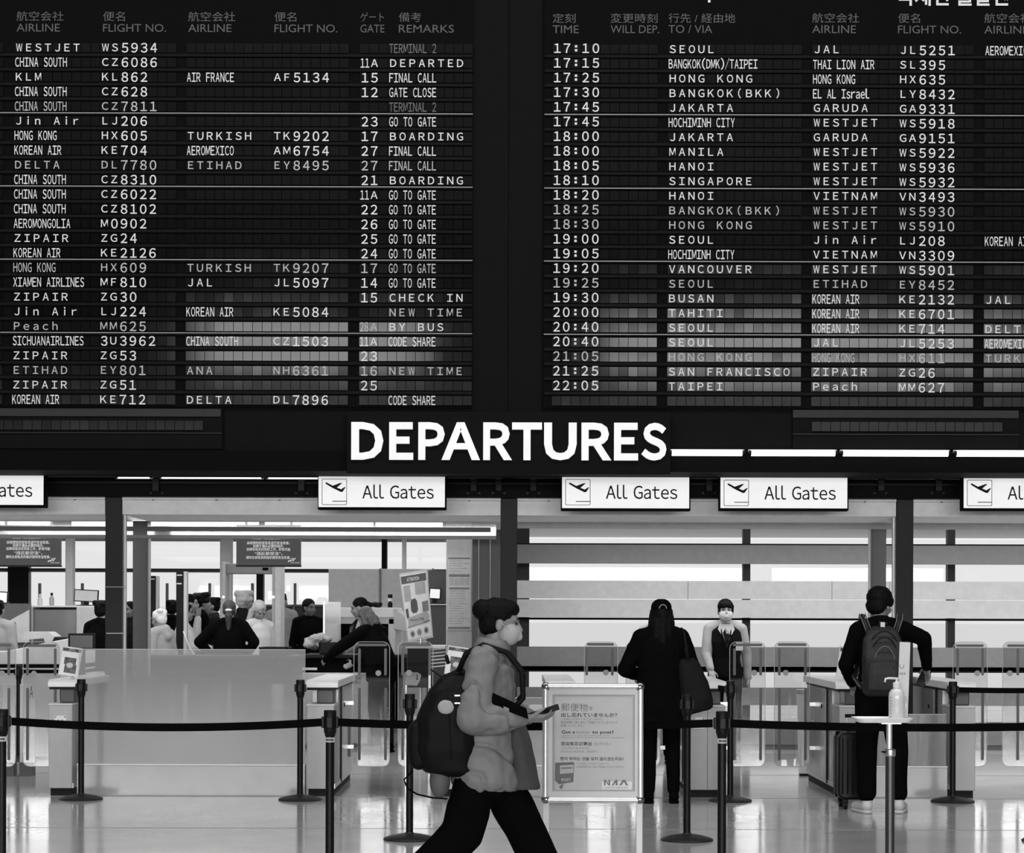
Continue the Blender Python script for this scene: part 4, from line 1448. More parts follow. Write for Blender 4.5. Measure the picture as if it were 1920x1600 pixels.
# monitor with a white back and dark screen
monitor(128, 178, 1188, 1219, 20.9, .80, 'white monitor with a dark screen behind the leaflet board by the X-ray lane', M_scr_d, 0, bezel=.02)
t = thing('side_table', 'white side table carrying the dark-screened monitor, behind the glass fence', 'table', (P(155, 1300, 20.9).x, 20.9, 0))
a, b = P(128, 1300, 20.9).x, P(192, 1300, 20.9).x
MB().box(a, b, 20.75, 21.3, .77, .80).build('table_top', M_white, t)
MB().box(a + .01, b - .01, 20.78, 21.25, .02, .77).build('body', M_lgrey, t)
MB().box(a + .03, b - .03, 20.8, 21.2, 0, .02).build('plinth', M_plinth, t)
# white panels with letters at the far lane
for (x0, x1, c, lab) in ((37, 65, 'A', 'white upright panel with a black letter A by the X-ray lane'), (4, 28, '', 'plain white upright panel at the edge by the X-ray lane')):
    Y = 19.3
    a, b, z0, z1 = R(x0, 1283, x1, 1400, Y)
    t = thing('lane_sign', lab, 'sign', base_of((x0 + x1) / 2, Y))
    MB().box(a, b, Y, Y + .03, .12, z1).build('panel', M_white, t, bevel=.003)
    MB().box((a + b) / 2 - .06, (a + b) / 2 + .06, Y - .05, Y + .08, 0, .12).build('foot', M_dgrey, t)
    if c:
        q = P(59, 1310, Y)
        MB().text('A', q.x, q.z, 24 * Y / F, width=7.4 * Y / F, y=Y - .003, align='c').build('lettering', M_ginK, t, fix=False)
# attention poster on a tilted stand
Y = 22.4
t = thing('attention_poster', 'tilted attention poster with luggage pictures on a pole behind the hoodie woman', 'poster', base_of(785, Y))
q = [P(x, y, Y) for x, y in ((748.5, 1076), (800, 1067), (811.5, 1196), (765, 1204))]   # TL TR BR BL
TL, TR, BR, BL = q


def at(u, v, d=0.0):
    """point on the tilted panel: u across, v down, d in front of it"""
    p = (TL * (1 - u) + TR * u) * (1 - v) + (BL * (1 - u) + BR * u) * v
    return Vector((p.x, Y + .10 * u - d, p.z))


def quad(mb, u0, v0, u1, v1, d):
    return mb.add([at(u0, v0, d), at(u1, v0, d), at(u1, v1, d), at(u0, v1, d)], [(0, 1, 2, 3)])


def poly(mb, pts, d):
    return mb.add([at(u, v, d) for u, v in pts], [tuple(range(len(pts)))])


mb = MB()
mb.add([at(0, 0), at(1, 0), at(1, 1), at(0, 1)] + [at(0, 0, -.03), at(1, 0, -.03), at(1, 1, -.03), at(0, 1, -.03)],
       [(0, 1, 2, 3), (7, 6, 5, 4), (0, 4, 5, 1), (1, 5, 6, 2), (2, 6, 7, 3), (3, 7, 4, 0)])
pan = mb.build('panel', M_lgrey, t)
quad(MB(), .04, .03, .96, .97, .002).build('sheet', M_paper, pan)
quad(MB(), .04, .05, .94, .16, .004).build('header_band', mat('poster_band', .10, .7), pan)
mb = MB()
v_, f_, bb = glyphs('ATTENTION', .01)
mb.add([at(.24 + .44 * (p[0] - bb[0]) / (bb[1] - bb[0]), .135 - .052 * p[1] / .69, .006) for p in v_], f_)
mb.build('lettering', M_paper, pan, fix=False)
mb = MB()
v_, f_, bb = glyphs('Put in a Tray', .01)
mb.add([at(.2 + .52 * (p[0] - bb[0]) / (bb[1] - bb[0]), .715 - .035 * p[1] / .69, .006) for p in v_], f_)
mb.build('lettering', M_ink, pan, fix=False)
G1, G2, G3 = mat('print_light', .38, .8), mat('print_mid', .20, .8), mat('print_dark', .09, .8)
quad(MB(), .08, .19, .32, .42, .004).build('picture_coat', G1, pan)
quad(MB(), .50, .17, .88, .34, .004).build('picture_laptop', G1, pan)
for (pts, m, n) in (([(.28, .44), (.34, .40), (.46, .39), (.52, .43), (.53, .56), (.46, .60), (.32, .60), (.27, .56)], G3, 'picture_suitcase'),
                    ([(.06, .53), (.16, .52), (.17, .66), (.08, .67)], G3, 'picture_bag'), ([(.70, .46), (.93, .45), (.93, .60), (.70, .61)], G2, 'picture_case'),
                    ([(.10, .66), (.86, .60), (.94, .68), (.86, .77), (.10, .79)], G1, 'picture_tray'), ([(.08, .78), (.93, .73), (.93, .755), (.08, .805)], G2, 'picture_band')):
    poly(MB(), pts, .005).build(n, m, pan)
for k in range(3):
    u = .22 + k * .27
    v = .90 - k * .012
    poly(MB(), [(u + .10 * math.cos(a_ * PI / 8), v + .055 * math.sin(a_ * PI / 8)) for a_ in range(16)], .004).build('picture_circle', G1, pan)
    poly(MB(), [(u + .055 * math.cos(a_ * PI / 8), v + .03 * math.sin(a_ * PI / 8)) for a_ in range(16)], .006).build('picture_item', G3 if k != 1 else G2, pan)
pm = at(.5, 1, -.015)
MB().tube([(pm.x, pm.y, .02), (pm.x, pm.y, pm.z + .01)], .018, 12).build('pole', M_alu, t, smooth='auto')
MB().lathe([(.17, 0), (.17, .012), (.03, .02)], (pm.x, pm.y, 0), 24).build('base', M_grey, t)

# notices taped on the pale pillar
Y = 21.5
a, b, z0, z1 = R(839, 1044, 883, 1182, Y)
t = thing('notice_sheet', 'tall notice sheet with small print on the pale pillar by the dark doorway', 'notice', ((a + b) / 2, Y, z0))
MB().box(a, b, Y - .008, Y - .0005, z0, z1).build('sheet', mat('notice_paper', .50, .8), t)
H = z1 - z0
W = b - a
rnd = random.Random(8)
mb, mg, mbig = MB(), MB(), MB()
for (f0, f1) in ((.01, .035), (.955, .985)):
    mb.box(a + W * .03, b - W * .03, Y - .0095, Y - .008, z1 - H * f1, z1 - H * f0)
for (f0, f1) in ((.24, .275), (.42, .445)):
    mg.box(a + W * .06, b - W * .06, Y - .0095, Y - .008, z1 - H * f1, z1 - H * f0)
mb.build('dark_bars', M_ginK, t)
mg.build('title_bars', mat('notice_bar', .18, .8), t)
words_ = ['保安検査場における持込制限品', '刃物類 工具類 液体物', '機内持込不可 PROHIBITED ITEMS', '100ml 以下の容器', 'Security notice to passengers', '国土交通省']
mb = MB()
for k in range(26):
    z = z1 - H * (.065 + .034 * k)
    if .235 < .065 + .034 * k < .30 or .40 < .065 + .034 * k < .46:
        continue
    mb.text(words_[k % 6], a + W * .08, z, H * .012, width=W * rnd.uniform(.5, .86), y=Y - .0095, ref='国')
mb.build('lettering', M_ginK, t, fix=False)
for k in range(4):
    MB().box(a + W * (.08 + .22 * k), a + W * (.26 + .22 * k), Y - .0096, Y - .008, z1 - H * .385, z1 - H * .29).build('picture_cell', G1, t)
# take-away sign on the first flap lane, arrow card on the second
for (pts, txt, lab, Yk) in (([(652, 1267), (679, 1265), (676, 1284), (655, 1284)], 'take', 'small pale card reading take beside the first flap door', 19.3),
                            ([(760, 1261), (783, 1261), (790, 1266), (787, 1277), (782, 1286), (760, 1285)], '↓', 'pale card with a black down arrow behind the second flap door', 18.7)):
    q = [P(x, y, Yk) for x, y in pts]
    t = thing('lane_card', lab, 'card', (q[-1].x, Yk, q[-1].z))
    MB().prism([(p.x, p.z) for p in q], Yk, Yk + .004).build('card', mat('card_grey', .45, .6), t)
    if txt == 'take':
        c = P(668, 1274, Yk)
        MB().text('take', c.x, c.z, .03, y=Yk - .002, align='c').text('a card', c.x, c.z - .035, .018, y=Yk - .002, align='c').build('lettering', M_ginK, t, fix=False)
    else:
        c = P(782, 1272, Yk)
        mb = MB()
        mb.box(c.x - .004, c.x + .004, Yk - .002, Yk, c.z - .012, c.z + .03)
        mb.prism([(c.x - .018, c.z + .0), (c.x, c.z - .018), (c.x + .018, c.z + .0), (c.x, c.z - .010)], Yk - .002, Yk)
        mb.build('arrow', M_ink, t)
    MB().box(q[0].x, q[0].x + .012, Yk + .004, Yk + .016, 0, q[0].z).build('holder', M_alu, t)

# pale bin behind the steel-sided counter
Y = 19.45
a, b, z0, z1 = R(1498, 1294, 1524, 1400, Y)
t = thing('bin', 'pale tapered bin peeping out behind the counter with the suitcase', 'bin', ((a + b) / 2, Y + .1, 0))
MB().rings([[(xm_ + sx * w_, Y + .12 + sy * w_ * .9, z) for sx, sy in ((-1, -1), (1, -1), (1, 1), (-1, 1))] for xm_, w_, z in (((a + b) / 2, .045, .02), ((a + b) / 2, .06, z1 - .04))]).build('body', M_white, t, bevel=.006)
MB().rings([[(xm_ + sx * w_, Y + .12 + sy * w_ * .9, z) for sx, sy in ((-1, -1), (1, -1), (1, 1), (-1, 1))] for xm_, w_, z in (((a + b) / 2, .066, z1 - .04), ((a + b) / 2, .066, z1))]).build('rim', M_lgrey, t, bevel=.006)
MB().box((a + b) / 2 - .04, (a + b) / 2 + .04, Y + .08, Y + .16, 0, .02).build('foot', M_plinth, t)
# ---------------------------------------------------------------- people
from mathutils import noise as mnoise
M_skin = mat('skin', 0.23, 0.5, var=.05)
M_skin_d = mat('skin_dark', 0.10, 0.5, var=.05)
M_hair = mat('black_hair', 0.004, 0.55, spec=.08, bump=.5, bscale=120)
M_hair_l = mat('blond_hair', 0.50, 0.5, bump=.5, bscale=120)
M_hair_b = mat('brown_hair', 0.035, 0.45, bump=.5, bscale=120)
M_eye = mat('dark_eye', 0.02, 0.3)
M_mask = mat('face_mask', 0.42, 0.8)
C_black = mat('black_cloth', 0.003, 0.9, spec=.03)
C_dark = mat('charcoal_cloth', 0.011, 0.85, spec=.08)
C_navy = mat('dark_vest_cloth', 0.005, 0.85, spec=.05)
C_white = mat('white_cloth', 0.62, 0.85)
C_shirt = mat('pale_shirt', 0.30, 0.85)
C_grey = mat('grey_cloth', 0.24, 0.85)
C_puff = mat('pale_puffer', 0.17, 0.6, var=.08, scale=5)
C_shoe = mat('white_shoe', 0.5, 0.6)


WS = bpy.data.scenes.new('workshop')     # shapes are skinned here one at a time; removed at the end


def remesh(mb, name, voxel, m, parent, smooth=5, fold=0.0, freq=14.0, zs=1.0, post=None):
    """one continuous skin over overlapping volumes"""
    me = mb.mesh('tmp')
    o = bpy.data.objects.new('tmp', me)
    WS.collection.objects.link(o)
    md = o.modifiers.new('r', 'REMESH')
    md.mode, md.voxel_size = 'VOXEL', voxel
    sm = o.modifiers.new('s', 'SMOOTH')
    sm.factor, sm.iterations = 0.5, smooth
    WS.view_layers[0].update()
    out = bpy.data.meshes.new_from_object(o.evaluated_get(WS.view_layers[0].depsgraph))
    bpy.data.objects.remove(o)
    bpy.data.meshes.remove(me)
    out.name = name
    if fold or post:
        n3 = len(out.vertices) * 3
        co, no = [0.0] * n3, [0.0] * n3
        out.vertices.foreach_get('co', co)
        out.vertices.foreach_get('normal', no)
        for i in range(0, n3, 3):
            p, nn = Vector(co[i:i + 3]), Vector(no[i:i + 3])
            if fold:
                q = Vector((p.x * freq, p.y * freq, p.z * freq * zs))
                p = p + nn * (fold * (mnoise.noise(q) * .7 + mnoise.noise(q * 2.1) * .3))
            if post:
                p = post(p, nn)
            co[i:i + 3] = p
        out.vertices.foreach_set('co', co)
    return link(name, out, m, parent, True)


def hand(mb, w, d, pn, th, curl=30, s=1.0, spread=1.0):
    """palm, four bent fingers of unequal length and a thumb from the side of the palm"""
    w, d, pn = Vector(w), Vector(d).normalized(), Vector(pn)
    pn = (pn - d * pn.dot(d)).normalized()
    th = Vector(th)
    th = (th - d * th.dot(d) - pn * th.dot(pn)).normalized()
    for k in (-.026, -.009, .009, .025):
        mb.rc(w + d * .012 * s + th * k * .7 * s, w + d * .086 * s + th * k * s, .015 * s, .0125 * s, 10)
    for i in range(4):
        b = w + d * .088 * s + th * (.029 - .0195 * i) * s
        L = (.066, .074, .069, .054)[i] * s
        dd = (d + th * .07 * (1.5 - i) * spread).normalized()
        r = (.0088, .009, .0086, .0076)[i] * s
        for j, (f_, c) in enumerate(((.42, .5), (.32, 1.2), (.26, 1.9))):
            a = math.radians(curl * c)
            v = dd * math.cos(a) + pn * math.sin(a)
            e = b + v * L * f_
            mb.rc(b, e, r * (1 - .1 * j), r * (.92 - .1 * j), 8)
            b = e
    b = w + d * .028 * s + th * .026 * s
    v = (d * .62 + th * .72 + pn * .25).normalized()
    e = b + v * .042 * s
    mb.rc(b, e, .0125 * s, .0105 * s, 8)
    v = (d * .85 + th * .35 + pn * .4).normalized()
    mb.rc(e, e + v * .034 * s, .0102 * s, .008 * s, 8)


def lerp(a, b, t):
    return a * (1 - t) + b * t


def skeleton(h, lean=0.0, over=None):
    k = h / 1.70
    J = {n: Vector(p) * k for n, p in dict(hip=(0, 0, .95), hipL=(-.088, 0, .90), hipR=(.088, 0, .90), kneeL=(-.10, .02, .49), kneeR=(.10, .02, .49),
         ankL=(-.105, -.02, .085), ankR=(.105, -.02, .085), toeL=(-.125, .14, .03), toeR=(.125, .14, .03), waist=(0, 0, 1.08), chest=(0, .005, 1.28), neck=(0, -.015, 1.44), head=(0, .02, 1.575),
         shL=(-.165, -.01, 1.385), shR=(.165, -.01, 1.385), elL=(-.215, -.04, 1.11), elR=(.215, -.04, 1.11), wrL=(-.225, .05, .87), wrR=(.225, .05, .87)).items()}
    if lean:
        a = math.radians(lean)
        o = J['hip'].copy()
        for n, f_ in dict(waist=.6, chest=1, neck=1, head=1, shL=1, shR=1, elL=1, elR=1, wrL=1, wrR=1).items():
            J[n] = o + Matrix.Rotation(-a * f_, 3, 'X') @ (J[n] - o)
    for n, p in (over or {}).items():
        J[n] = Vector(p)
    return J, k


def torso(mb, J, k, prof):
    sp = [J['hip'], J['waist'], J['chest'], J['neck']]
    uh = (J['hipR'] - J['hipL']).normalized()
    us = (J['shR'] - J['shL']).normalized()
    rs = []
    for (t, rx, ry, dy) in prof:
        if t < 0:
            p = sp[0] + Vector((0, 0, t * .5 * k))
            tan = Vector((0, 0, 1))
        else:
            q = min(t * 3, 2.999)
            i = int(q)
            p = lerp(sp[i], sp[i + 1], q - i)
            tan = (sp[i + 1] - sp[i]).normalized()
        u = lerp(uh, us, max(0, min(1, t))).normalized()
        v = tan.cross(u).normalized()
        p = p + v * dy * k
        n = 22
        rs.append([p + u * rx * k * math.cos(2 * PI * i / n) + v * ry * k * math.sin(2 * PI * i / n) for i in range(n)])
    mb.rings(rs)


P_SLIM = [(-.1, .13, .09, 0), (0, .155, .105, 0), (.33, .125, .095, 0), (.62, .145, .105, .01), (.82, .14, .095, 0), (.93, .10, .075, 0), (1.0, .055, .055, 0)]
P_SHIRT = [(-.12, .178, .125, 0), (0, .172, .122, 0), (.33, .148, .112, 0), (.62, .168, .124, .01), (.82, .165, .108, 0), (.93, .115, .085, 0), (1.02, .068, .066, 0)]
P_COAT = [(-.62, .235, .17, 0), (-.3, .225, .165, 0), (0, .21, .155, 0), (.33, .195, .15, 0), (.62, .20, .15, .0), (.82, .185, .125, 0), (.93, .125, .095, 0), (1.03, .078, .075, 0)]
P_JACK = [(-.3, .20, .15, 0), (0, .205, .155, 0), (.33, .19, .15, 0), (.62, .195, .15, .0), (.82, .18, .12, 0), (.93, .12, .09, 0), (1.03, .076, .074, 0)]


def person(label, px, s, yaw, h=1.65, lean=0, over=None, look=(0, 0), skin=None, hair='short', hairm=None, top=P_SHIRT, topm=None, sleeve=1.0, topr=1.0,
           vest=None, bottom=None, legr=1.0, shoem=None, mask=False, voxel=.011, curl=30, palm=None, hood=False, fold=.006, group=None, xoff=0, detail=None, pants_hem=.09):
    """a standing figure; px, s = image column and pixels per metre in the photograph"""
    Y = F / s
    t = thing('person', label, 'person', (P(px, 1155, Y).x + xoff, Y, 0), group)
    t.rotation_euler.z = 0
    J, k = skeleton(h, lean, over)
    skin = skin or M_skin
    hairm = hairm or M_hair
    W = Matrix.Translation(t.location) @ Matrix.Rotation(math.radians(yaw), 4, 'Z')
    Hm = Matrix.Rotation(math.radians(look[0]), 3, 'Z') @ Matrix.Rotation(-math.radians(look[1]), 3, 'X')
    hd = J['head']
    hp = lambda p: hd + Hm @ (Vector(p) * k)
    # ---- body
    b = MB()

    def E(c, r, mb=b):
        mb.ell(hp(c), (r[0] * k, r[1] * k, r[2] * k), Hm)
    E((0, -.012, .032), (.074, .094, .086))
    E((0, .022, -.03), (.060, .070, .078))
    E((0, .052, -.088), (.027, .028, .022))
    E((0, .072, .026), (.052, .022, .012))
    for q in (-1, 1):
        E((q * .036, .062, -.03), (.024, .026, .026))
        E((q * .076, -.006, -.012), (.009, .021, .032))
    b.rc(hp((0, .084, .012)), hp((0, .104, -.026)), .0095 * k, .0145 * k, 10)
    E((0, .086, -.060), (.023, .012, .007))
    E((0, .082, -.072), (.020, .012, .007))
    b.rc(J['neck'] - Vector((0, 0, .03)), hp((0, -.02, -.05)), .054 * k, .050 * k)
    torso(b, J, k, P_SLIM)
    for q in 'LR':
        b.rc(lerp(J['neck'], J['sh' + q], .4), J['sh' + q], .045 * k, .047 * k)
        b.rc(J['sh' + q], J['el' + q], .045 * k, .036 * k)
        b.rc(J['el' + q], J['wr' + q], .036 * k, .025 * k)
        b.rc(J['hip' + q], J['knee' + q], .075 * k, .05 * k)
        b.rc(J['knee' + q], J['ank' + q], .05 * k, .034 * k)
        b.rc(J['ank' + q] + Vector((0, 0, -.035 * k)), J['toe' + q], .035 * k, .025 * k)
        d = (J['wr' + q] - J['el' + q]).normalized()
        sg = 1 if q == 'R' else -1
        pn, th = (palm or {}).get(q, ((-sg, 0, 0), (0, 1, .2)))
        hand(b, J['wr' + q], d, pn, th, (curl if not isinstance(curl, dict) else curl.get(q, 30)), k * .98)
    t['label'] = label
    bo = remesh(b, 'body', voxel, skin, None, 3)

    def fix(o):
        o.data.transform(W)
        o.parent = t
        o.matrix_parent_inverse = Matrix.Translation(t.location).inverted()
        return o
    fix(bo)
    for q in (-1, 1):
        e = MB()
        e.ell(hp((q * .031, .081, .006)), (.0135 * k, .008 * k, .006 * k), Hm, 10)
        fix(e.build('eye', M_eye, None, True))
        e = MB()
        e.rc(hp((q * .017, .090, .028)), hp((q * .047, .078, .030)), .0045 * k, .003 * k, 8)
        fix(e.build('eyebrow', hairm, None, True))
    # ---- hair
    m = MB()
    Eh = lambda c, r: E(c, r, m)
    if hair:
        Eh((0, -.022, .044), (.083, .098, .088))
        Eh((0, -.045, .0), (.078, .070, .075))
        if hair == 'short':
            Eh((0, -.06, -.03), (.062, .045, .045))
            for a in range(7):
                Eh((math.sin(a * 2.4) * .05, -.02 + math.cos(a * 1.7) * .06, .085 + .01 * math.sin(a)), (.036, .042, .034))
        if hair in ('tied', 'bun', 'highbun', 'pony', 'cap'):
            Eh((0, -.07, -.03), (.052, .040, .040))
        if hair == 'bun':
            Eh((0, -.125, .01), (.042, .040, .040))
        if hair == 'highbun':
            Eh((0, -.098, .058), (.060, .056, .056))
            Eh((.0, -.085, .06), (.05, .05, .05))
            Eh((0, .02, .075), (.07, .07, .05))
        if hair == 'pony':
            m.rc(hp((0, -.11, .01)), hp((0, -.135, -.06)), .034 * k, .040 * k)
            m.rc(hp((0, -.135, -.06)), hp((0, -.125, -.22)), .046 * k, .025 * k)
        if hair == 'thick':
            Eh((0, -.02, .055), (.098, .108, .092))
            Eh((0, -.06, -.01), (.085, .06, .075))
            for q in (-1, 1):
                Eh((q * .07, .0, .03), (.03, .06, .05))
        if hair == 'fringe':
            Eh((0, -.06, -.02), (.068, .05, .06))
            Eh((0, .013, .060), (.080, .090, .056))
            for q in (-1, 1):
                m.rc(hp((q * .072, .03, .05)), hp((q * .074, .028, -.01)), .014 * k, .008 * k)
        if hair in ('long', 'bob', 'cap'):
            L = {'long': -.30, 'bob': -.14, 'cap': -.26}[hair]
            for q in (-1, 1):
                m.rc(hp((q * .066, -.02, .03)), hp((q * .085, -.03, -.12)), .032 * k, .036 * k)
                m.rc(hp((q * .085, -.03, -.12)), hp((q * .075, -.03, L)), .036 * k, .022 * k)
            m.rc(hp((0, -.08, 0)), hp((0, -.10, L)), .055 * k, .05 * k)
            m.rc(hp((-.045, -.08, -.05)), hp((-.05, -.09, L)), .045 * k, .035 * k)
            m.rc(hp((.045, -.08, -.05)), hp((.05, -.09, L)), .045 * k, .035 * k)
        if hair == 'wild':
            for a in range(22):
                u_ = a * 2.4
                Eh((math.cos(u_) * .075, -.02 + math.sin(u_) * .08, .06 + .045 * math.sin(a * 1.3)), (.035, .04, .035))
        fix(remesh(m, 'hair', voxel * .8, hairm, None, 2, fold=.004, freq=40))
        if hair == 'cap':
            c = MB()
            c.ell(hp((0, -.018, .062)), (.089 * k, .104 * k, .078 * k), Hm)
            fix(remesh(c, 'cap', voxel * .8, C_black, None, 3))
            c = MB()
            c.add([hp(p) for p in [(-.07, .07, .06), (0, .095, .062), (.07, .07, .06), (.055, .15, .045), (0, .17, .045), (-.055, .15, .045)]] +
                  [hp(p) for p in [(-.07, .07, .054), (0, .095, .056), (.07, .07, .054), (.055, .15, .039), (0, .17, .039), (-.055, .15, .039)]],
                  [(0, 1, 2, 3, 4, 5), (11, 10, 9, 8, 7, 6)] + [(i, i + 6, (i + 1) % 6 + 6, (i + 1) % 6) for i in range(6)])
            fix(c.build('cap_brim', C_black, None))
            c = MB()
            c.tube([hp((math.cos(a) * .03, -.125 + .012 * abs(math.cos(a)), .055 + math.sin(a) * .032)) for a in [PI * i / 10 for i in range(11)]], .003 * k, 8)
            fix(c.build('cap_strap', M_grey, None))
        if hair == 'pony':
            c = MB()
            c.ell(hp((0, -.148, .005)), (.042 * k, .03 * k, .018 * k), Hm)
            fix(c.build('hair_clip', M_white, None, True))
    if mask:
        c = MB()
        c.ell(hp((0, .045, -.046)), (.073 * k, .062 * k, .066 * k), Hm)
        c.rc(hp((0, .092, -.012)), hp((0, .098, -.06)), .012 * k, .022 * k)
        fix(remesh(c, 'face_mask', .006, M_mask, None, 3))
        for q in (-1, 1):
            c = MB()
            c.tube([hp((q * .060, .06, -.03)), hp((q * .078, .02, -.012)), hp((q * .082, -.005, .01))], .0022, 6)
            fix(c.build('mask_loop', M_mask, None))
    # ---- clothes
    if topm:
        m = MB()
        torso(m, J, k, [(a, x * topr, y * topr, d) for a, x, y, d in top])
        ar = 1.18 if top in (P_COAT, P_JACK) else 1.0
        ar *= topr
        for q in 'LR':
            m.rc(lerp(J['neck'], J['sh' + q], .3), J['sh' + q], .062 * k * ar, .066 * k * ar)
            e = J['el' + q]
            if sleeve < .6:
                m.rc(J['sh' + q], lerp(J['sh' + q], e, sleeve * 1.5), .066 * k * ar, .062 * k * ar)
            else:
                m.rc(J['sh' + q], e, .066 * k * ar, .054 * k * ar)
                m.rc(e, lerp(e, J['wr' + q], .96), .054 * k * ar, .040 * k * ar)
        if hood:
            m.rc(J['neck'] + Vector((0, -.06, .0)) * k, J['neck'] + Vector((0, -.10, -.08)) * k, .08 * k, .07 * k)
        fix(remesh(m, {True: 'coat', False: 'top'}[top is P_COAT], voxel, topm, None, 4, fold=fold, freq=11))
        m = MB()      # collar
        cz = lerp(J['neck'], hd, .12)
        d = (hd - J['neck']).normalized()
        rs = []
        _, u, v = frame_of(d)
        for (o_, r_) in ((-.025, .075), (.02, .068), (.028, .064), (.0, .060)):
            rs.append([cz + d * o_ * k + (u * math.cos(2 * PI * i / 18) + v * math.sin(2 * PI * i / 18)) * r_ * k for i in range(18)])
        m.rings(rs, caps=False)
        fix(m.build('collar', topm, None, True))
    if vest:
        m = MB()
        torso(m, J, k, [(a, x * 1.05, y * 1.09, d) for a, x, y, d in P_SHIRT[:5]] + [(.92, .125, .095, 0), (1.0, .075, .074, 0)])
        fix(remesh(m, 'vest', voxel, vest, None, 3))
    if bottom:
        m = MB()
        m.ell(J['hip'] + Vector((0, 0, -.03 * k)), (.165 * k, .125 * k, .13 * k))
        for q in 'LR':
            a = lerp(J['knee' + q], J['ank' + q], 1.0) + Vector((0, 0, max(0, pants_hem - .06) * k))
            m.rc(J['hip' + q] + Vector((0, 0, -.01)), J['knee' + q], .092 * k * legr, .068 * k * legr)
            m.rc(J['knee' + q], a, .068 * k * legr, .058 * k * legr)
        fix(remesh(m, 'trousers', voxel, bottom, None, 4, fold=.008, freq=9, zs=.6))
    for q in 'LR':
        m = MB()
        a, c = J['ank' + q], J['toe' + q]
        m.rc(a + Vector((0, -.02, -.03)) * k, c + Vector((0, 0, .012)) * k, .044 * k, .036 * k)
        m.rc(a + Vector((0, -.01, .0)) * k, a + Vector((0, 0, .03)) * k, .042 * k, .042 * k)
        sh = fix(remesh(m, 'shoe', voxel * .8, shoem or C_black, None, 3))
        for v in sh.data.vertices:
            v.co.z = max(v.co.z, .004)
        m = MB()
        m.rc(Vector((a.x, a.y - .03 * k, .014)), Vector((c.x, c.y, .014)), .042 * k, .038 * k)
        so = fix(m.build('sole', shoem or C_black, None, True))
        for v in so.data.vertices:
            v.co.z = max(0.001, min(v.co.z, .024))
    if detail:
        detail(t, J, k, hp, fix)
    return t, J, k, W, fix


# ---- passengers and staff in the security hall, far to near
person('person in dark clothes with thick black hair, in profile behind the raised hand', 377, 143, -70, 1.75, hairm=M_hair, hair='wild', topm=C_black, bottom=C_black, top=P_JACK, over=None)
person('person with short black hair in profile, face turned to the tall scanner post', 400, 139, 100, 1.70, hair='short', topm=C_dark, bottom=C_black, top=P_JACK)
person('person half hidden by the tall scanner post, face beside the raised hand', 354, 146, -80, 1.73, hair='short', topm=C_black, bottom=C_black, top=P_JACK)
person('person in a dark jacket seen from behind, beside the tall scanner post', 322, 141, 10, 1.66, hair='short', topm=C_black, bottom=C_black, top=P_JACK)
person('person in a pale grey T-shirt and dark trousers behind the detector end panel', 528, 123.5, 8, 1.80, look=(-40, 0), hair='short', topm=C_grey, sleeve=.45, bottom=C_black, topr=1.08)
person('person with tied black hair in a plain black top by the far windows', 579, 141, -155, 1.68, look=(20, 5), skin=M_skin_d, hair='tied', topm=C_black, bottom=C_black)
person('person whose black hair shows above the X-ray machine', 703, 138, 160, 1.64, hair='short', topm=C_dark, bottom=C_black)
person('person with tousled light hair and a dark coat, next to the blond one', 456, 152, -50, 1.76, look=(-10, 5), hair='wild', hairm=M_hair_l, topm=C_dark, bottom=C_black, top=P_JACK)
person('person with long blond hair in a white top, looking down', 484, 158, -140, 1.63, look=(-5, 30), hair='long', hairm=M_hair_l, topm=C_white, bottom=C_dark, top=P_JACK, topr=.92)
person('person in a white sweater holding up one open hand', 345, 153, -75, 1.60, hair='short', topm=C_white, bottom=C_black, top=P_JACK,
       over=dict(elL=(-.19, .17, 1.17), wrL=(-.16, .19, 1.42), elR=(.20, .10, 1.08), wrR=(.15, .3, 1.05)), curl={'L': 4, 'R': 30}, palm={'L': ((1, .1, 0), (0, -1, 0)), 'R': ((-1, 0, 0), (0, 1, 0))}, voxel=.008)
person('person in a pale hooded top between the two scanner posts', 300, 166, 60, 1.52, look=(0, 10), hair='short', hairm=M_white, topm=C_shirt, bottom=C_dark, top=P_JACK, hood=True)
person('person in black whose shoulder shows past the first dark pillar', 191, 168, -30, 1.62, hair='short', topm=C_black, bottom=C_black, top=P_JACK)
person('person in dark clothes seen in the gap between the first two dark pillars', 244, 140, 150, 1.64, hair='tied', topm=C_dark, bottom=C_black, top=P_JACK)
person('person in a pale sweater and jeans, cut off at the edge by the flap doors', -6, 172, -10, 1.62, hair='short', topm=C_shirt, bottom=C_dark, top=P_JACK, topr=.95)


def vest_detail(t, J, k, hp, fix):
    m = MB()
    n = J['neck']
    for q in (-1, 1):
        m.add([n + Vector(p) * k for p in [(q * .008, .115, -.04), (q * .062, .075, .02), (q * .088, .12, -.055), (q * .05, .172, -.115)]], [(0, 1, 2, 3)])
    fix(m.build('shirt_collar', C_shirt, None))
    m = MB()
    m.add([n + Vector(p) * k for p in [(-.05, .085, .0), (.05, .085, .0), (.045, .162, -.10), (0, .172, -.24), (-.045, .162, -.10)]], [(0, 1, 2, 3, 4)])
    fix(m.build('shirt_front', C_shirt, None))
    m = MB()
    m.tube([n + Vector(p) * k for p in [(-.06, .05, .0), (-.04, .168, -.10), (.03, .178, -.26)]], .006, 8)
    m.tube([n + Vector(p) * k for p in [(.06, .05, .0), (.05, .168, -.10), (.045, .178, -.26)]], .006, 8)
    fix(m.build('lanyard', C_black, None))


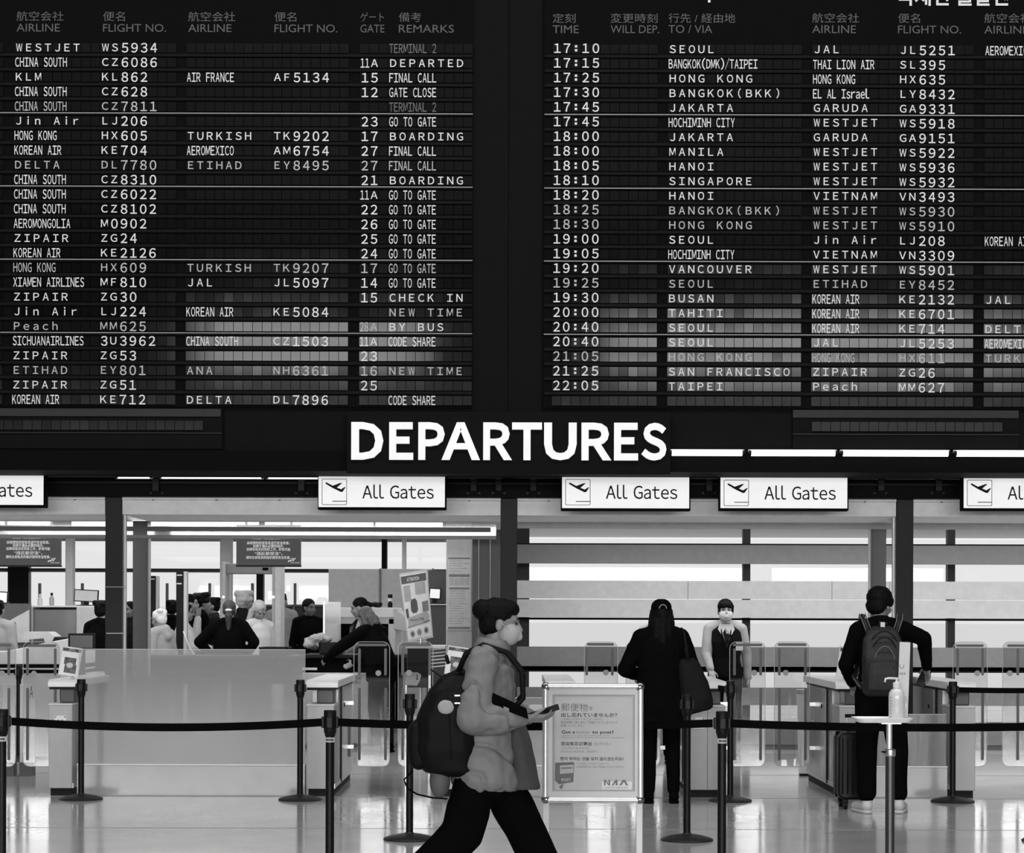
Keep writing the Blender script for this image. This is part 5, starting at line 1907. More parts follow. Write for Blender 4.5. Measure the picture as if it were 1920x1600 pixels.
staff_kw = dict(topm=C_shirt, vest=C_navy, bottom=C_black, detail=vest_detail)
person('attendant with a black hair bun in a white shirt and dark vest, at the table', 690, 157, 88, 1.68, lean=8, look=(0, 12), hair='bun',
       over=dict(elL=(-.22, .12, 1.12), wrL=(-.15, .33, .98), elR=(.22, .10, 1.12), wrR=(.14, .32, .96)), **staff_kw)
person('person in a black jacket from behind, white clip in the ponytail, hands on hips', 430, 164, 3, 1.63, hair='pony', hairm=M_hair_b, topm=C_black, bottom=C_black, top=P_JACK,
       over=dict(elL=(-.34, -.03, 1.15), wrL=(-.20, .10, .99), elR=(.29, -.03, 1.15), wrR=(.18, .10, .99)))
person('person in a dark hoodie leaning over the roller table', 716, 176, 50, 1.60, lean=22, look=(0, 30), hair='bob', hairm=M_hair_b, topm=C_black, bottom=C_dark, top=P_JACK, hood=True,
       over=dict(elL=(-.25, .45, 1.08), wrL=(-.18, .66, .98), elR=(.25, .40, 1.06), wrR=(.20, .60, .95)))
# fur coat on the roller table (built with the same skin as the clothes)
fo = remesh(fur, 'fur_coat', .014, mat('pale_fur', .32, .95, bump=1.0, bscale=90), None, 2, fold=.018, freq=26)
tag(fo, 'pale fluffy coat heaped on the roller table at the glass fence end', 'coat')

# ---- gate attendants
def badge(t, J, k, hp, fix):
    vest_detail(t, J, k, hp, fix)
    m = MB()
    m.box(-.16, -.09, .158, .163, 1.12, 1.20)
    fix(m.build('name_badge', C_white, None))
    m = MB()
    m.add([Vector(p) * k for p in [(-.025, .158, 1.34), (.025, .158, 1.34), (.016, .165, 1.20), (-.016, .165, 1.20)]], [(0, 1, 2, 3)])
    fix(m.build('neck_scarf', C_dark, None))


person('attendant in a white face mask, pale shirt and dark vest facing the queue', 1360, 187, 180, 1.635, hair='fringe', mask=True, voxel=.007, topm=C_shirt, vest=C_navy, bottom=C_black, detail=badge, fold=.004,
       over=dict(elR=(.195, .06, 1.08), wrR=(.165, .20, .93), elL=(-.215, -.02, 1.08), wrL=(-.225, .03, .84)), curl={'L': 35, 'R': 15}, palm={'R': ((0, 0, -1), (-1, .3, 0)), 'L': ((1, 0, 0), (0, 1, .2))})
person('attendant in a pale shirt and dark vest hidden behind the woman in the black coat', 1236, 190, 180, 1.60, hair='tied', mask=True, **staff_kw)
# ---------------------------------------------------------------- queue and foreground
def backpack(t, c, fwd, w, d, h, m, m2, fixp, voxel=.01):
    """rounded bag: c = centre of its back panel, fwd = unit vector from wearer's back outwards"""
    f_ = Vector(fwd)
    u = Vector((0, 0, 1)).cross(f_).normalized()
    mb = MB()
    rs = []
    for (z, sw, sd) in ((-.5, .72, .6), (-.46, .92, .9), (-.25, 1, 1.05), (.05, 1, 1), (.3, .93, .8), (.43, .72, .58), (.5, .4, .3)):
        o = c + Vector((0, 0, z * h)) + f_ * (d * sd * .5)
        ring = []
        for i in range(24):
            a = 2 * PI * i / 24
            ca, sa = math.cos(a), math.sin(a)
            k = 1 / max(abs(ca) ** 4 + abs(sa) ** 4, 1e-6) ** .25
            ring.append(o + u * (ca * k * w * sw / 2) + f_ * (sa * k * d * sd / 2))
        rs.append(ring)
    mb.rings(rs)
    b = remesh(mb, 'bag_body', voxel, m, t, 5, fold=.006, freq=13)
    p = MB()
    q = c + f_ * (d * 1.0) + Vector((0, 0, -h * .18))
    for (z, sw) in ((-.22, .8), (-.1, .86), (.08, .86), (.16, .7)):
        pass
    rs = []
    for (z, sw, sd) in ((-.26, .70, .3), (-.22, .80, .8), (.0, .82, 1), (.15, .74, .8), (.2, .6, .3)):
        ring = []
        for i in range(20):
            a = 2 * PI * i / 20
            ca, sa = math.cos(a), math.sin(a)
            k = 1 / max(abs(ca) ** 4 + abs(sa) ** 4, 1e-6) ** .25
            ring.append(q + Vector((0, 0, z * h)) + u * (ca * k * w * sw / 2) + f_ * (sa * k * d * .22 * sd - d * .05))
        rs.append(ring)
    p.rings(rs)
    remesh(p, 'front_pocket', voxel, m2, t, 4, fold=.004, freq=16)
    return u


def arcpts(fn, n=14):
    return [fn(i / (n - 1)) for i in range(n)]


# ---- walking woman with bun, mask and pale puffer jacket
s_w = 400.0
hem = lambda a, x, y, d: (a, x, y, d)
P_PUFF = [(-.48, .195, .16, .02), (-.38, .222, .182, .01), (-.2, .220, .18, 0), (0, .195, .16, 0), (.33, .17, .155, 0), (.62, .175, .15, .0), (.82, .17, .125, 0), (.93, .13, .10, 0), (1.03, .085, .083, 0)]
walk = dict(hip=(0, -.03, .86), hipL=(-.08, -.02, .80), hipR=(.08, -.04, .80), kneeL=(-.09, .15, .47), kneeR=(.09, -.13, .45), ankL=(-.09, .33, .10), ankR=(.09, -.40, .17),
            toeL=(-.10, .47, .07), toeR=(.10, -.27, .04), waist=(0, -.03, .98), chest=(0, -.02, 1.16), neck=(0, -.005, 1.295), head=(0, .045, 1.425),
            shL=(-.155, .0, 1.255), shR=(.155, -.035, 1.255), elL=(-.20, -.02, 1.00), elR=(.215, -.085, .985), wrL=(-.09, .19, .985), wrR=(.13, .165, .985))


def puff(p, n):
    """quilting of the jacket: soft rounded channels"""
    return p - n * (.022 * (1 - abs(math.sin(p.z * 15 + p.y * 12 + 2.2 * mnoise.noise(p * 8)))) ** 5 - .006 * mnoise.noise(p * 24))


t_w, Jw, kw, Ww, fixw = person('person with a dark hair bun, face mask and pale puffer jacket, walking past the queue', 921, s_w, -90, 1.56, over=walk, look=(0, 6), hair='highbun', mask=True, voxel=.0055,
                               bottom=None, topm=None, curl={'L': 42, 'R': 38}, palm={'L': ((.2, -.2, 1), (1, .3, .3)), 'R': ((-.5, .1, .8), (-.3, .4, .9))})
m = MB()
torso(m, Jw, kw, P_PUFF)
for q, r in (('L', 1), ('R', 1)):
    m.rc(lerp(Jw['neck'], Jw['sh' + q], .35), Jw['sh' + q], .062, .072)
    m.rc(Jw['sh' + q], lerp(Jw['sh' + q], Jw['el' + q], .5), .073, .075)
    m.rc(lerp(Jw['sh' + q], Jw['el' + q], .5), Jw['el' + q], .075, .074)
    e = Jw['el' + q]
    m.rc(e, lerp(e, Jw['wr' + q], .55), .076, .074)
    m.rc(lerp(e, Jw['wr' + q], .55), lerp(e, Jw['wr' + q], .90), .072, .044)
fixw(remesh(m, 'puffer_jacket', .010, C_puff, None, 3, fold=.008, freq=12, post=puff))
m = MB()
rs = []
for (z, r, y) in ((1.285, .092, .0), (1.325, .086, .008), (1.352, .080, .014), (1.345, .070, .014)):
    rs.append([Vector((math.cos(2 * PI * i / 24) * r, y + math.sin(2 * PI * i / 24) * r * .95, z + .012 * -math.sin(2 * PI * i / 24))) for i in range(24)])
m.rings(rs, caps=False)
fixw(m.build('collar', C_puff, None, True))
# dark wide trousers
m = MB()
m.ell((0, -.03, .80), (.14, .125, .13))
m.ell((0, -.02, .68), (.13, .12, .12))
for q in 'LR':
    a = Jw['ank' + q]
    m.rc(Jw['hip' + q], Jw['knee' + q], .098, .098)
    m.rc(lerp(Jw['hip' + q], Jw['knee' + q], .7), Jw['knee' + q], .104, .100)
    m.rc(Jw['knee' + q], a, .098, .092)
fixw(remesh(m, 'wide_trousers', .011, C_black, None, 5, fold=.010, freq=8, zs=.5))
# open lining hanging at the front hem and the drawstring
m = MB()
rs = []
for (z, y0_, wd) in ((1.0, .10, .09), (.88, .125, .11), (.76, .14, .12), (.65, .15, .12)):
    rs.append([Vector((-.02 + wd * math.cos(a), y0_ + (.05 + (1.0 - z) * .10) * math.sin(a), z)) for a in [2 * PI * i / 14 for i in range(14)]])
m.rings(rs)
fixw(remesh(m, 'jacket_front_flap', .010, mat('jacket_lining', .045, .8), None, 3, fold=.008, freq=10))
m = MB()
m.tube([(.12, -.36, .74), (.13, -.40, .70), (.13, -.385, .66), (.12, -.34, .632), (.11, -.27, .615), (.10, -.2, .61)], .004, 8)
fixw(m.build('drawstring', C_black, None, True))
m = MB()
m.ell((.10, -.235, .695), (.07, .05, .085))
fixw(remesh(m, 'jacket_tail', .010, mat('jacket_tail_cloth', .10, .8), None, 3))


def inw(fn):
    """build something in the walking person's own frame and set it in the hall"""
    def fx(o):
        o.data.transform(Ww)
        return o
    return fn(fx)


def world(mb):
    mb.v = [tuple(Ww @ Vector(p)) for p in mb.v]
    return mb


O = Ww.translation
t = thing('backpack', 'large black backpack on the back of the walking woman', 'backpack', tuple(Ww @ Vector((0, -.25, .74))))
M_bag = mat('black_nylon', .004, .6, spec=.12)
cb = Ww @ Vector((0, -.055, .965))
fw = (Ww.to_3x3() @ Vector((0, -1, 0))).normalized()
ub = backpack(t, cb, fw, .41, .29, .50, M_bag, M_bag, None)
for q in (-1, 1):
    x = .125 * q
    world(MB().tube([(x, -.15, 1.20), (x * 1.05, -.115, 1.285), (x * 1.05, -.035, 1.325), (x * 1.05, .075, 1.29), (x * 1.15, .145, 1.20), (x * 1.2, .15, 1.08), (x * 1.2, .06, .98), (x * 1.1, -.05, .95), (x * 1.0, -.13, .95)], .0135, 10)).build('shoulder_strap', M_bag, t, True)
world(MB().box(-.125, .125, .155, .165, 1.165, 1.185)).build('chest_strap', M_bag, t)
world(MB().tube([(.04, -.20, 1.235), (.03, -.21, 1.27), (-.03, -.21, 1.27), (-.04, -.20, 1.235)], .008, 8)).build('grab_handle', M_bag, t, True)
zp = MB()
zp.tube([Vector((.205, -.18, .80)), Vector((.206, -.19, 1.0)), Vector((.19, -.20, 1.10)), Vector((.14, -.22, 1.17)), Vector((0, -.28, 1.205))], .004, 6)
world(zp).build('zipper', M_black2, t)
pt = MB()
pt.ell((.207, -.205, 1.04), (.012, .04, .034))
world(pt)
remesh(pt, 'pale_patch', .005, mat('patch_pale', .35, .8), t, 2, fold=.003, freq=30)
for k in range(2):
    world(MB().box(.203, .212, -.165, -.14, 1.09 - k * .035, 1.096 - k * .035)).build('strap_slider', M_alu, t)
# tablet folder tucked over the forearm and phone in the hand
t = thing('folder', 'thin black folder clasped along the forearm of the walking woman', 'folder', tuple(Ww @ Vector((.2, .08, 1.06))))
q = [(.215, -.03, 1.125), (.215, .165, 1.035), (.215, .175, .985), (.215, -.02, 1.06)]
mb = MB()
mb.add(q + [(p[0] - .022, p[1], p[2]) for p in q], [(0, 1, 2, 3), (7, 6, 5, 4), (0, 4, 5, 1), (1, 5, 6, 2), (2, 6, 7, 3), (3, 7, 4, 0)])
world(mb).build('cover', C_black, t, bevel=.003)
mb = MB().add([(.2175, .06, 1.045), (.2175, .085, 1.035), (.2175, .085, 1.02), (.2175, .06, 1.03)], [(0, 1, 2, 3)])
world(mb).build('logo_tag', C_grey, t)
t = thing('phone', 'dark phone held out flat by the walking woman', 'phone', tuple(Ww @ Vector((.1, .24, 1.02))))
Mp = Ww @ Matrix.Translation((.10, .245, 1.015)) @ Matrix.Rotation(.32, 4, 'X') @ Matrix.Rotation(-.35, 4, 'Y')
MB().box(-.037, .037, -.075, .075, -.004, .004, Mp).build('body', M_black2, t, bevel=.003)
MB().box(-.034, .034, -.072, .072, .004, .0046, Mp).build('screen', M_scr_d, t)

# ---- person in black coat and cap with a tote bag
t_c, Jc, kc, Wc, fixc = person('person in a long black coat and black cap seen from behind at the wide counter', 1240, 240, 4, 1.585, hair='cap', topm=C_black, top=P_COAT, bottom=C_black, voxel=.008, legr=.95, topr=1.02,
                              over=dict(elL=(-.275, .06, 1.04), wrL=(-.10, .26, .98), elR=(.25, .02, 1.06), wrR=(.14, .28, .98)), palm={'L': ((0, 0, -1), (1, 0, 0)), 'R': ((0, 0, -1), (-1, 0, 0))}, fold=.012)
t = thing('tote_bag', 'dark soft tote bag hanging from the shoulder of the person in the black coat', 'bag', tuple(Wc @ Vector((.29, -.05, .75))))
mb = MB()
rs = []
for (x, z, rx, ry) in ((.19, 1.135, .05, .03), (.21, 1.09, .085, .06), (.245, .95, .115, .085), (.265, .82, .13, .095), (.275, .755, .115, .085), (.275, .735, .08, .06)):
    rs.append([Wc @ Vector((x + rx * math.cos(a), -.10 + ry * math.sin(a), z + .05 * (1 - math.cos(a)) * -.5 * (1 if z < 1 else .2))) for a in [2 * PI * i / 20 for i in range(20)]])
mb.rings(rs)
M_tote = mat('dark_canvas', .010, .8, spec=.08)
remesh(mb, 'bag_body', .009, M_tote, t, 3, fold=.014, freq=9)
for dy in (-.05, .04):
    MB().tube([Wc @ Vector(p) for p in [(.19, -.11 + dy, 1.12), (.175, -.10 + dy, 1.22), (.165, -.055 + dy * .6, 1.335), (.16, .0, 1.365), (.17, .06, 1.30)]], .009, 8).build('strap', M_tote, t, True)

# ---- backpacker at the counter
t_m, Jm, km, Wm, fixm = person('person in a black top with a grey backpack, standing with the suitcase', 1651, 252, -4, 1.67, look=(-38, 8), hair='thick', topm=C_black, top=P_SHIRT, topr=1.08, bottom=C_black, legr=1.18,
                              shoem=C_shoe, voxel=.007, fold=.007, pants_hem=.12,
                              over=dict(elL=(-.255, .0, 1.10), wrL=(-.19, .20, .96), elR=(.33, .07, 1.30), wrR=(.365, .20, 1.085), ankL=(-.10, -.02, .085), ankR=(.135, .0, .085), kneeR=(.13, .03, .49), toeL=(-.17, .12, .03), toeR=(.185, .14, .03)),
                              palm={'R': ((-.3, .2, -.9), (-.9, .2, .2)), 'L': ((0, 0, -1), (1, 0, 0))}, curl=40)
t = thing('backpack', 'dark grey sports backpack with pale-edged straps on the person at the counter', 'backpack', tuple(Wm @ Vector((0, -.2, .95))))
M_bp = mat('grey_nylon', .021, .6, spec=.25, var=.3, scale=9)
M_bp2 = mat('grey_nylon_dark', .018, .6, spec=.25, var=.3, scale=12)
M_pipe = mat('grey_piping', .11, .6)
cm = Wm @ Vector((-.005, -.115, 1.135))
fm = (Wm.to_3x3() @ Vector((0, -1, 0))).normalized()
backpack(t, cm, fm, .30, .19, .52, M_bp, M_bp2, None, .008)
for q in (-1, 1):
    x = .105 * q
    pts = [(x * .9, -.12, 1.33), (x * 1.2, -.105, 1.42), (x * 1.32, -.03, 1.468), (x * 1.3, .07, 1.42), (x * 1.3, .13, 1.30), (x * 1.5, .14, 1.15), (x * 1.75, .04, 1.0), (x * 1.4, -.13, .93)]
    for (r, dx, mm, nm) in ((.016, 0, M_bp2, 'shoulder_strap'), (.0045, .020, M_pipe, 'strap_edge'), (.0045, -.020, M_pipe, 'strap_edge')):
        pp = [Wm @ Vector((a + dx, b - (.010 if nm == 'strap_edge' else 0), c + (.012 if nm == 'strap_edge' else 0))) for a, b, c in pts]
        MB().tube(pp, r, 8).build(nm, mm, t, True)
for (zt, wd, dep, nm) in ((1.355, .118, -.285, 'zipper_arc'), (1.31, .105, -.30, 'zipper_arc'), (1.245, .085, -.325, 'pocket_piping')):
    pp = [Wm @ Vector((wd * math.cos(PI * i / 14), dep + .03 * abs(math.cos(PI * i / 14)), zt - .19 + .19 * math.sin(PI * i / 14))) for i in range(15)]
    MB().tube(pp, .0045, 6).build(nm, M_black2 if nm == 'zipper_arc' else M_pipe, t, True)
MB().tube([Wm @ Vector(p) for p in [(.03, -.17, 1.385), (.025, -.185, 1.415), (-.025, -.185, 1.415), (-.03, -.17, 1.385)]], .007, 8).build('grab_handle', M_bp2, t, True)
MB().box(-.020, .012, -.20, -.194, 1.385, 1.42, Wm).build('hang_tag', M_lgrey, t)
for (pa, pb) in (((-.05, -.325, 1.09), (.0, -.31, .93)), ((.06, -.325, 1.09), (.09, -.31, .95))):
    MB().tube([Wm @ Vector(pa), Wm @ Vector(pb)], .009, 8).build('compression_strap', M_black2, t, True)
# boarding pass reader / phone in the raised hand
t = thing('phone', 'dark phone in the outstretched hand of the backpacker', 'phone', tuple(Wm @ Vector((.36, .26, 1.0))))
Mp = Wm @ Matrix.Translation((.352, .265, 1.002)) @ Matrix.Rotation(.5, 4, 'Y') @ Matrix.Rotation(-.4, 4, 'X')
MB().box(-.036, .036, -.004, .004, -.075, .075, Mp).build('body', M_black2, t, bevel=.003)
MB().box(-.033, .033, -.0047, -.004, -.072, .072, Mp).build('screen', M_scr_d, t)
# ---- ribbed suitcase
Ys = F / 246.0
xs_ = P(1603, 1400, Ys).x
t = thing('suitcase', 'black ribbed wheeled suitcase beside the legs of the backpacker', 'suitcase', (xs_, Ys, 0))
W2, D2 = .29, .14
M_case = mat('black_case_shell', .005, .4, spec=.2)
mb = MB()
rs = []
prof = rrect(-W2 / 2, W2 / 2, .075, .585, .05, 6)
mb.prism([(xs_ + p[0], p[1]) for p in prof], Ys - D2, Ys + D2)
sh = mb.build('shell', M_case, t, bevel=.02, seg=3)
for k in range(7):
    x = xs_ - W2 / 2 + .03 + k * (W2 - .06) / 6
    MB().tube([(x, Ys - D2 - .002, .12), (x, Ys - D2 - .004, .33), (x, Ys - D2 - .002, .54), (x, Ys - D2 + .03, .578), (x, Ys, .587)], .0055, 6).build('shell_rib', M_case, t, True)
MB().box(xs_ - W2 / 2 - .002, xs_ + W2 / 2 + .002, Ys - .006, Ys + .006, .09, .588).build('zipper_seam', M_black, t)
for dx in (-.045, .045):
    MB().tube([(xs_ + dx, Ys + .1, .58), (xs_ + dx, Ys + .1, .70)], .007, 8).build('handle_tube', M_alu, t, True)
MB().tube([(xs_ - .06, Ys + .1, .70), (xs_ + .06, Ys + .1, .70)], .014, 10).build('pull_handle', M_black2, t, True)
MB().tube([(xs_ - .05, Ys, .585), (xs_ - .045, Ys, .612), (xs_ + .045, Ys, .612), (xs_ + .05, Ys, .585)], .008, 8).build('carry_handle', M_black2, t, True)
MB().box(xs_ + .02, xs_ + .06, Ys - D2 - .010, Ys - D2 - .002, .55, .565).build('badge', M_alu, t)
for dx in (-.09, .09):
    for dy in (-.11, .11):
        w_ = MB().tube([(xs_ + dx - .014, Ys + dy, .034), (xs_ + dx + .014, Ys + dy, .034)], .033, 18).build('wheel', M_black2, t, 'auto')
        MB().box(xs_ + dx - .02, xs_ + dx + .02, Ys + dy - .02, Ys + dy + .02, .04, .08).build('wheel_fork', M_black2, t, bevel=.005)

# ---- post-box poster stand
Yp = 11.0
a, b, z0, z1 = R(1017, 1282, 1206.5, 1506, Yp)
t = thing('poster_stand', 'silver framed poster stand asking about letters to post, beside the walking woman', 'poster stand', ((a + b) / 2, Yp, 0))
W_, H_ = b - a, z1 - z0
tilt = .045
xc = (a + b) / 2
Mq = Matrix.Translation((xc, Yp, z0)) @ Matrix.Rotation(-tilt, 4, 'X')
fw_ = .030
MB().box(-W_ / 2 + .01, W_ / 2 - .01, -.004, .012, .01, H_ - .01, Mq).build('back_panel', M_grey, t)
mb = [((-W_ / 2, -W_ / 2 + fw_, .012, H_ - .012)), ((W_ / 2 - fw_, W_ / 2, .012, H_ - .012)), ((-W_ / 2 + .012, W_ / 2 - .012, 0, fw_)), ((-W_ / 2 + .012, W_ / 2 - .012, H_ - fw_, H_))]
for (p0, p1, q0, q1) in mb:
    vert = (p1 - p0) < (q1 - q0)
    m = MB()
    n = 8
    if vert:
        rs = [[((p0 + p1) / 2 + (p1 - p0) / 2 * math.cos(an), -.002 - .016 * math.sin(an), z) for an in [PI * i / n for i in range(n + 1)]] for z in (q0, q1)]
    else:
        rs = [[(x, -.002 - .016 * math.sin(an), (q0 + q1) / 2 + (q1 - q0) / 2 * math.cos(an)) for an in [PI * i / n for i in range(n + 1)]] for x in (p0, p1)]
    m.rings(rs, Mq)
    m.build('frame_rail', M_alu, t, 'auto')
for sx in (-1, 1):
    for zz2 in (.018, H_ - .018):
        m = MB()
        m.ell((sx * (W_ / 2 - .018), 0, zz2), (.024, .021, .024), n=14, M=Mq)
        m.build('frame_corner', mat('corner_chrome', .25, .2, metal=.9), t, True)
po = MB().box(-W_ / 2 + fw_, W_ / 2 - fw_, -.0065, -.004, fw_, H_ - fw_, Mq).build('poster', mat('poster_paper', .60, .6, var=.02), t)
k_ = W_ / (1206.5 - 1017)     # metres per picture pixel on the poster
ux = lambda px: (px - 1111.7) * k_
uz = lambda py: (1506 - py) * H_ / (1506 - 1282)
# coloured field of the poster with a soft printed border
bm_ = MB()
fx0, fx1, fz0, fz1 = ux(1036), ux(1190.5), uz(1484), uz(1303)
for i in range(5):
    d = .004 * i
    g = mat('poster_tint_%d' % i, (.30, .36, .41, .46, .50)[i], .7, var=.03)
    MB().box(fx0 + d, fx1 - d, -.0068 - .0002 * i, -.0065, fz0 + d * .4, fz1 - d, Mq).build('printed_field', g, po)
yk = -.0080
INK = {'k': M_ink, 'g': mat('print_grey_text', .16, .8), 'l': mat('print_pale_text', .27, .8)}
for (s_, x, y, h, wd, c, rf) in (('郵便物', 1052, 1333, 14, 50, 'g', '国'), ('を', 1104, 1332, 7.5, 8, 'g', '国'), ('出し忘れていませんか？', 1052, 1344.5, 7.5, 105, 'k', '国'),
                                 ('この先にはポストがございません。', 1052, 1351, 4, 80, 'g', '国'), ('保安検査に進む前にご投函くださいますよう', 1051, 1357, 4.4, 106, 'g', '国'), ('お願いいたします。', 1051, 1363, 4.2, 44, 'g', '国'),
                                 ('Got a', 1053, 1376, 5.6, 25, 'k', 'H'), ('letter', 1081, 1376, 5.6, 26, 'l', 'H'), ('to post?', 1110.5, 1376, 5.6, 40, 'k', 'H'),
                                 ('There is no post box after this point.', 1054, 1381, 2.2, 90, 'g', 'H'), ('Please post it before going to the security screening area.', 1053, 1384.6, 2.2, 119, 'g', 'H'),
                                 ('您没有忘记寄出', 1051.5, 1398, 6.6, 58, 'k', '国'), ('信件吗？', 1113, 1398, 6.2, 33, 'l', '国'), ('过这里后没有邮筒。', 1052, 1405, 3.6, 55, 'l', '国'), ('请在安全检查前投寄，谢谢合作。', 1051, 1411.5, 3.6, 71, 'l', '国'),
                                 ('편지 부치는 것을 잊지 않으셨는지요?', 1050.5, 1426, 6.2, 119, 'k', '국'), ('이 앞에는 우체통이 없습니다.', 1081, 1434, 3.4, 62, 'l', '국'), ('보안검색을 받기 전에 우편물을 부치시기 바랍니다.', 1081, 1440, 3.4, 90, 'g', '국')):
    MB().text(s_, ux(x), uz(y), h * k_, width=wd * k_, y=yk, ref=rf, M=Mq, off=.012 if c == 'k' else 0).build('lettering', INK[c], po, fix=False)


def pp_(pts, m, name, y=-.0082):
    MB().add([Mq @ Vector((ux(x), y, uz(z))) for x, z in pts], [tuple(range(len(pts)))]).build(name, m, po)


pp_([(1041, 1431), (1075, 1429.5), (1077, 1432), (1075, 1467), (1048, 1471), (1040.5, 1464)], mat('print_box', .15, .8), 'picture_postbox')
pp_([(1050, 1436), (1075.5, 1434.5), (1075, 1450), (1050, 1452)], mat('print_box_pale', .45, .8), 'picture_slot_plate', -.0085)
pp_([(1052, 1440), (1073, 1439), (1073, 1441.5), (1052, 1442.5)], M_ginK, 'picture_slot', -.0088)
pp_([(1054, 1471), (1057, 1470.5), (1055, 1477), (1053, 1481), (1048, 1476)], M_ginK, 'picture_stand', -.0085)
MB().text('POST', ux(1053), uz(1465.5), 5 * k_, width=17 * k_, y=-.0088, M=Mq).build('lettering', M_paper, po, fix=False)
pp_([(1129, 1466), (1185, 1466), (1185, 1480.5), (1129, 1480.5)], M_paper, 'logo_plate')
lg = MB()
for pts in ([(1132.5, 1473), (1132.5, 1462.5), (1136, 1462.5), (1141, 1470), (1141, 1462.5), (1144, 1462.5), (1144, 1473), (1140.5, 1473), (1135.5, 1466), (1135.5, 1473)],
            [(1147, 1473), (1154, 1462.5), (1158, 1462.5), (1158, 1473), (1154.5, 1473), (1154.5, 1467), (1150.5, 1473)],
            [(1161, 1473), (1168, 1462.5), (1172, 1462.5), (1178, 1473), (1174, 1473), (1170, 1466), (1165, 1473)]):
    lg.add([Mq @ Vector((ux(x), -.0086, uz(z))) for x, z in pts], [tuple(range(len(pts)))])
lg.text('NARITA AIRPORT', ux(1132.5), uz(1478.5), 2.6 * k_, width=46 * k_, y=-.0086, M=Mq)
lg.build('logo', M_ginK, po, fix=False)
for sx in (-1, 1):
    x = xc + sx * (W_ / 2 - .020)
    MB().box(x - .0165, x + .0165, Yp + .002, Yp + .022, .0, z0 + .03).build('leg', M_white, t, bevel=.004)
    MB().box(x - .018, x + .018, Yp - .18, Yp + .22, 0, .025).build('foot', M_white, t, bevel=.004)
    MB().tube([(x, Yp + .03, z0 + .5), (x, Yp + .2, .03)], .008, 8).build('rear_strut', M_alu, t, True)

# ---- hand sanitiser stand
Yh_ = 10.8
q = P(1669, 1350, Yh_)
t = thing('sanitiser_stand', 'thin metal pole stand with a white tray in front of the backpacker', 'stand', (q.x, Yh_, 0))
ztr = q.z
MB().lathe([(.16, 0), (.16, .012), (.03, .02), (.024, .03)], (q.x, Yh_, 0), 32).build('base', M_grey, t, 'auto')
MB().tube([(q.x, Yh_, .02), (q.x, Yh_, P(1669, 1408, Yh_).z)], .0235, 20).build('pole', mat('dull_steel_pole', .075, .35, metal=.7), t, 'auto')
MB().tube([(q.x - .004, Yh_, P(1669, 1410, Yh_).z), (q.x - .004, Yh_, ztr - .012)], .015, 16).build('upper_pole', M_alu, t, 'auto')
zc_ = P(1669, 1411, Yh_).z
MB().lathe([(.027, -.02), (.029, -.01), (.029, .012), (.02, .018)], (q.x, Yh_, zc_), 20).build('clamp_collar', M_steel, t, 'auto')
MB().tube([(q.x - .02, Yh_ - .01, zc_), (q.x - .045, Yh_ - .02, zc_ + .004)], .005, 8).build('clamp_lever', M_black2, t, True)
x0, x1 = P(1600, 1350, Yh_).x, P(1707, 1350, Yh_).x
mb = MB()
o = rrect(x0, x1, Yh_ - .10, Yh_ + .10, .035, 6)
lo_ = rrect(x0 + .02, x1 - .02, Yh_ - .085, Yh_ + .085, .03, 6)
mb.rings([[(p[0], p[1], ztr - .012) for p in lo_], [(p[0], p[1], ztr + .008) for p in o], [(p[0], p[1], ztr + .012) for p in o], [(p[0] * 1, p[1], ztr - .006) for p in lo_]])
mb.build('tray', M_ctop, t, 'auto')
MB().box(q.x - .05, q.x + .05, Yh_ - .04, Yh_ + .04, ztr - .020, ztr - .012).build('tray_mount', M_alu, t)
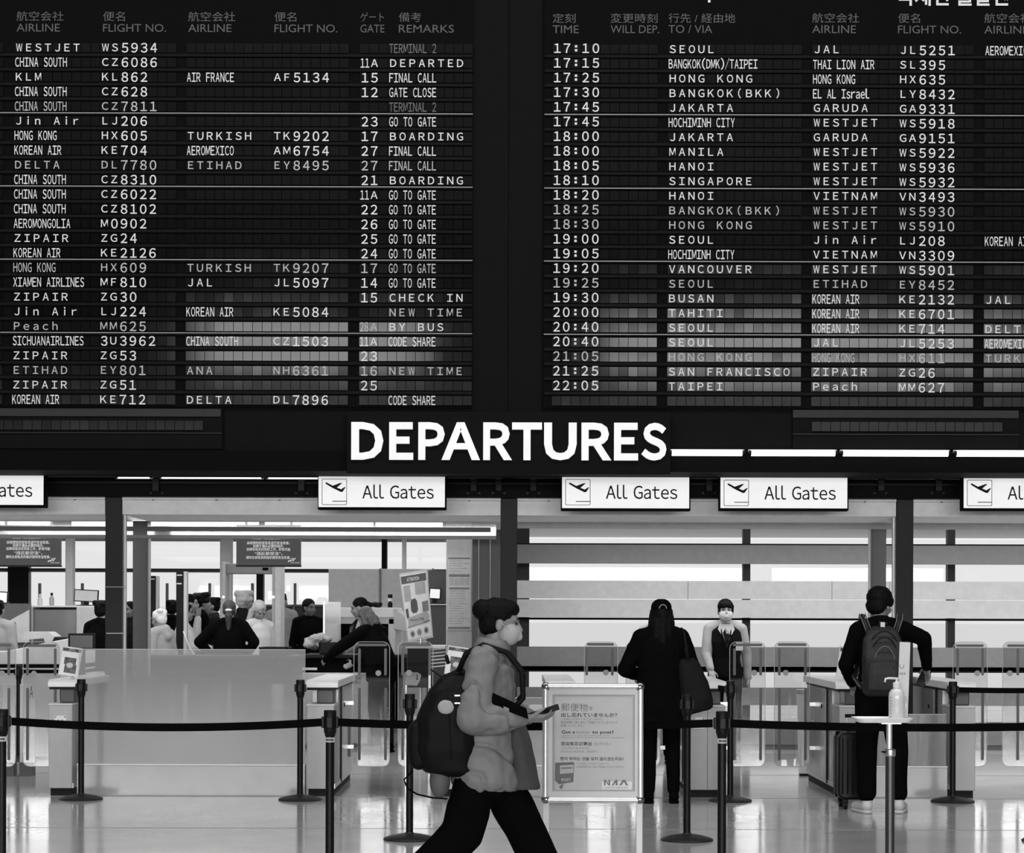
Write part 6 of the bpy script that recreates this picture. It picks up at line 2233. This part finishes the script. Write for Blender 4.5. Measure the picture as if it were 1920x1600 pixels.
# pump bottle
q2 = P(1681, 1346, Yh_)
zb = ztr - .0055
t = thing('pump_bottle', 'white pump bottle with an angled nozzle on the tray of the pole stand', 'bottle', (q2.x, Yh_, zb))
rb = .040
MB().lathe([(.0, .0), (rb * .95, 0), (rb, .006), (rb, .125), (rb * .95, .142), (rb * .7, .158), (.016, .165), (.016, .172)], (q2.x, Yh_, zb), 32).build('body', mat('bottle_white', .62, .35, coat=.3), t, 'auto')
MB().lathe([(.019, .168), (.019, .192), (.012, .196), (.006, .20), (.006, .215)], (q2.x, Yh_, zb), 24).build('pump_collar', M_white, t, 'auto')
MB().tube([(q2.x + .012, Yh_, zb + .214), (q2.x - .04, Yh_, zb + .216), (q2.x - .056, Yh_, zb + .213), (q2.x - .060, Yh_, zb + .196)], .0055, 10).build('nozzle', M_white, t, True)
mb = MB()
for k in range(7):
    mb.box(q2.x - .034, q2.x - .029, Yh_ - rb * .62 - .0005, Yh_ - rb * .62 + .004, zb + .02 + k * .016, zb + .026 + k * .016)
mb.build('scale_marks', M_ginK, t)
# wire holder and instruction card
t = thing('card_holder', 'clear tall instruction card standing behind the pump bottle', 'card', (q2.x + .012, Yh_ + .05, zb))
pts = [(1687, 1204), (1707, 1205), (1702, 1346), (1682, 1346)]
q4 = [P(x, y, Yh_ + .05) for x, y in pts]
MB().prism([(p.x, max(p.z, zb + .001)) for p in q4], Yh_ + .05, Yh_ + .053).build('card', mat('card_white', .62, .6), t)
mk = MB()
cx_ = P(1695, 1248, Yh_).x
cz_ = P(1695, 1249, Yh_).z
mk.tube([(cx_ - .012, Yh_ + .0485, cz_ + .008), (cx_ - .012, Yh_ + .0485, cz_ - .006), (cx_ - .004, Yh_ + .0485, cz_ - .013), (cx_ + .008, Yh_ + .0485, cz_ - .008), (cx_ + .009, Yh_ + .0485, cz_ + .006)], .0014, 6)
mk.text('消毒液', cx_, P(1695, 1266, Yh_).z, .012, width=.034, y=Yh_ + .0485, align='c', ref='国')
mk.build('print', M_ginK, t, fix=False)
MB().tube([(q2.x + .046, Yh_ - .01, zb + .001), (q2.x + .046, Yh_ - .01, zb + .128), (q2.x + .03, Yh_ + .02, zb + .14), (q2.x + .0, Yh_ + .044, zb + .14)], .0022, 8).build('wire', M_alu, t, True)
bpy.data.scenes.remove(WS)
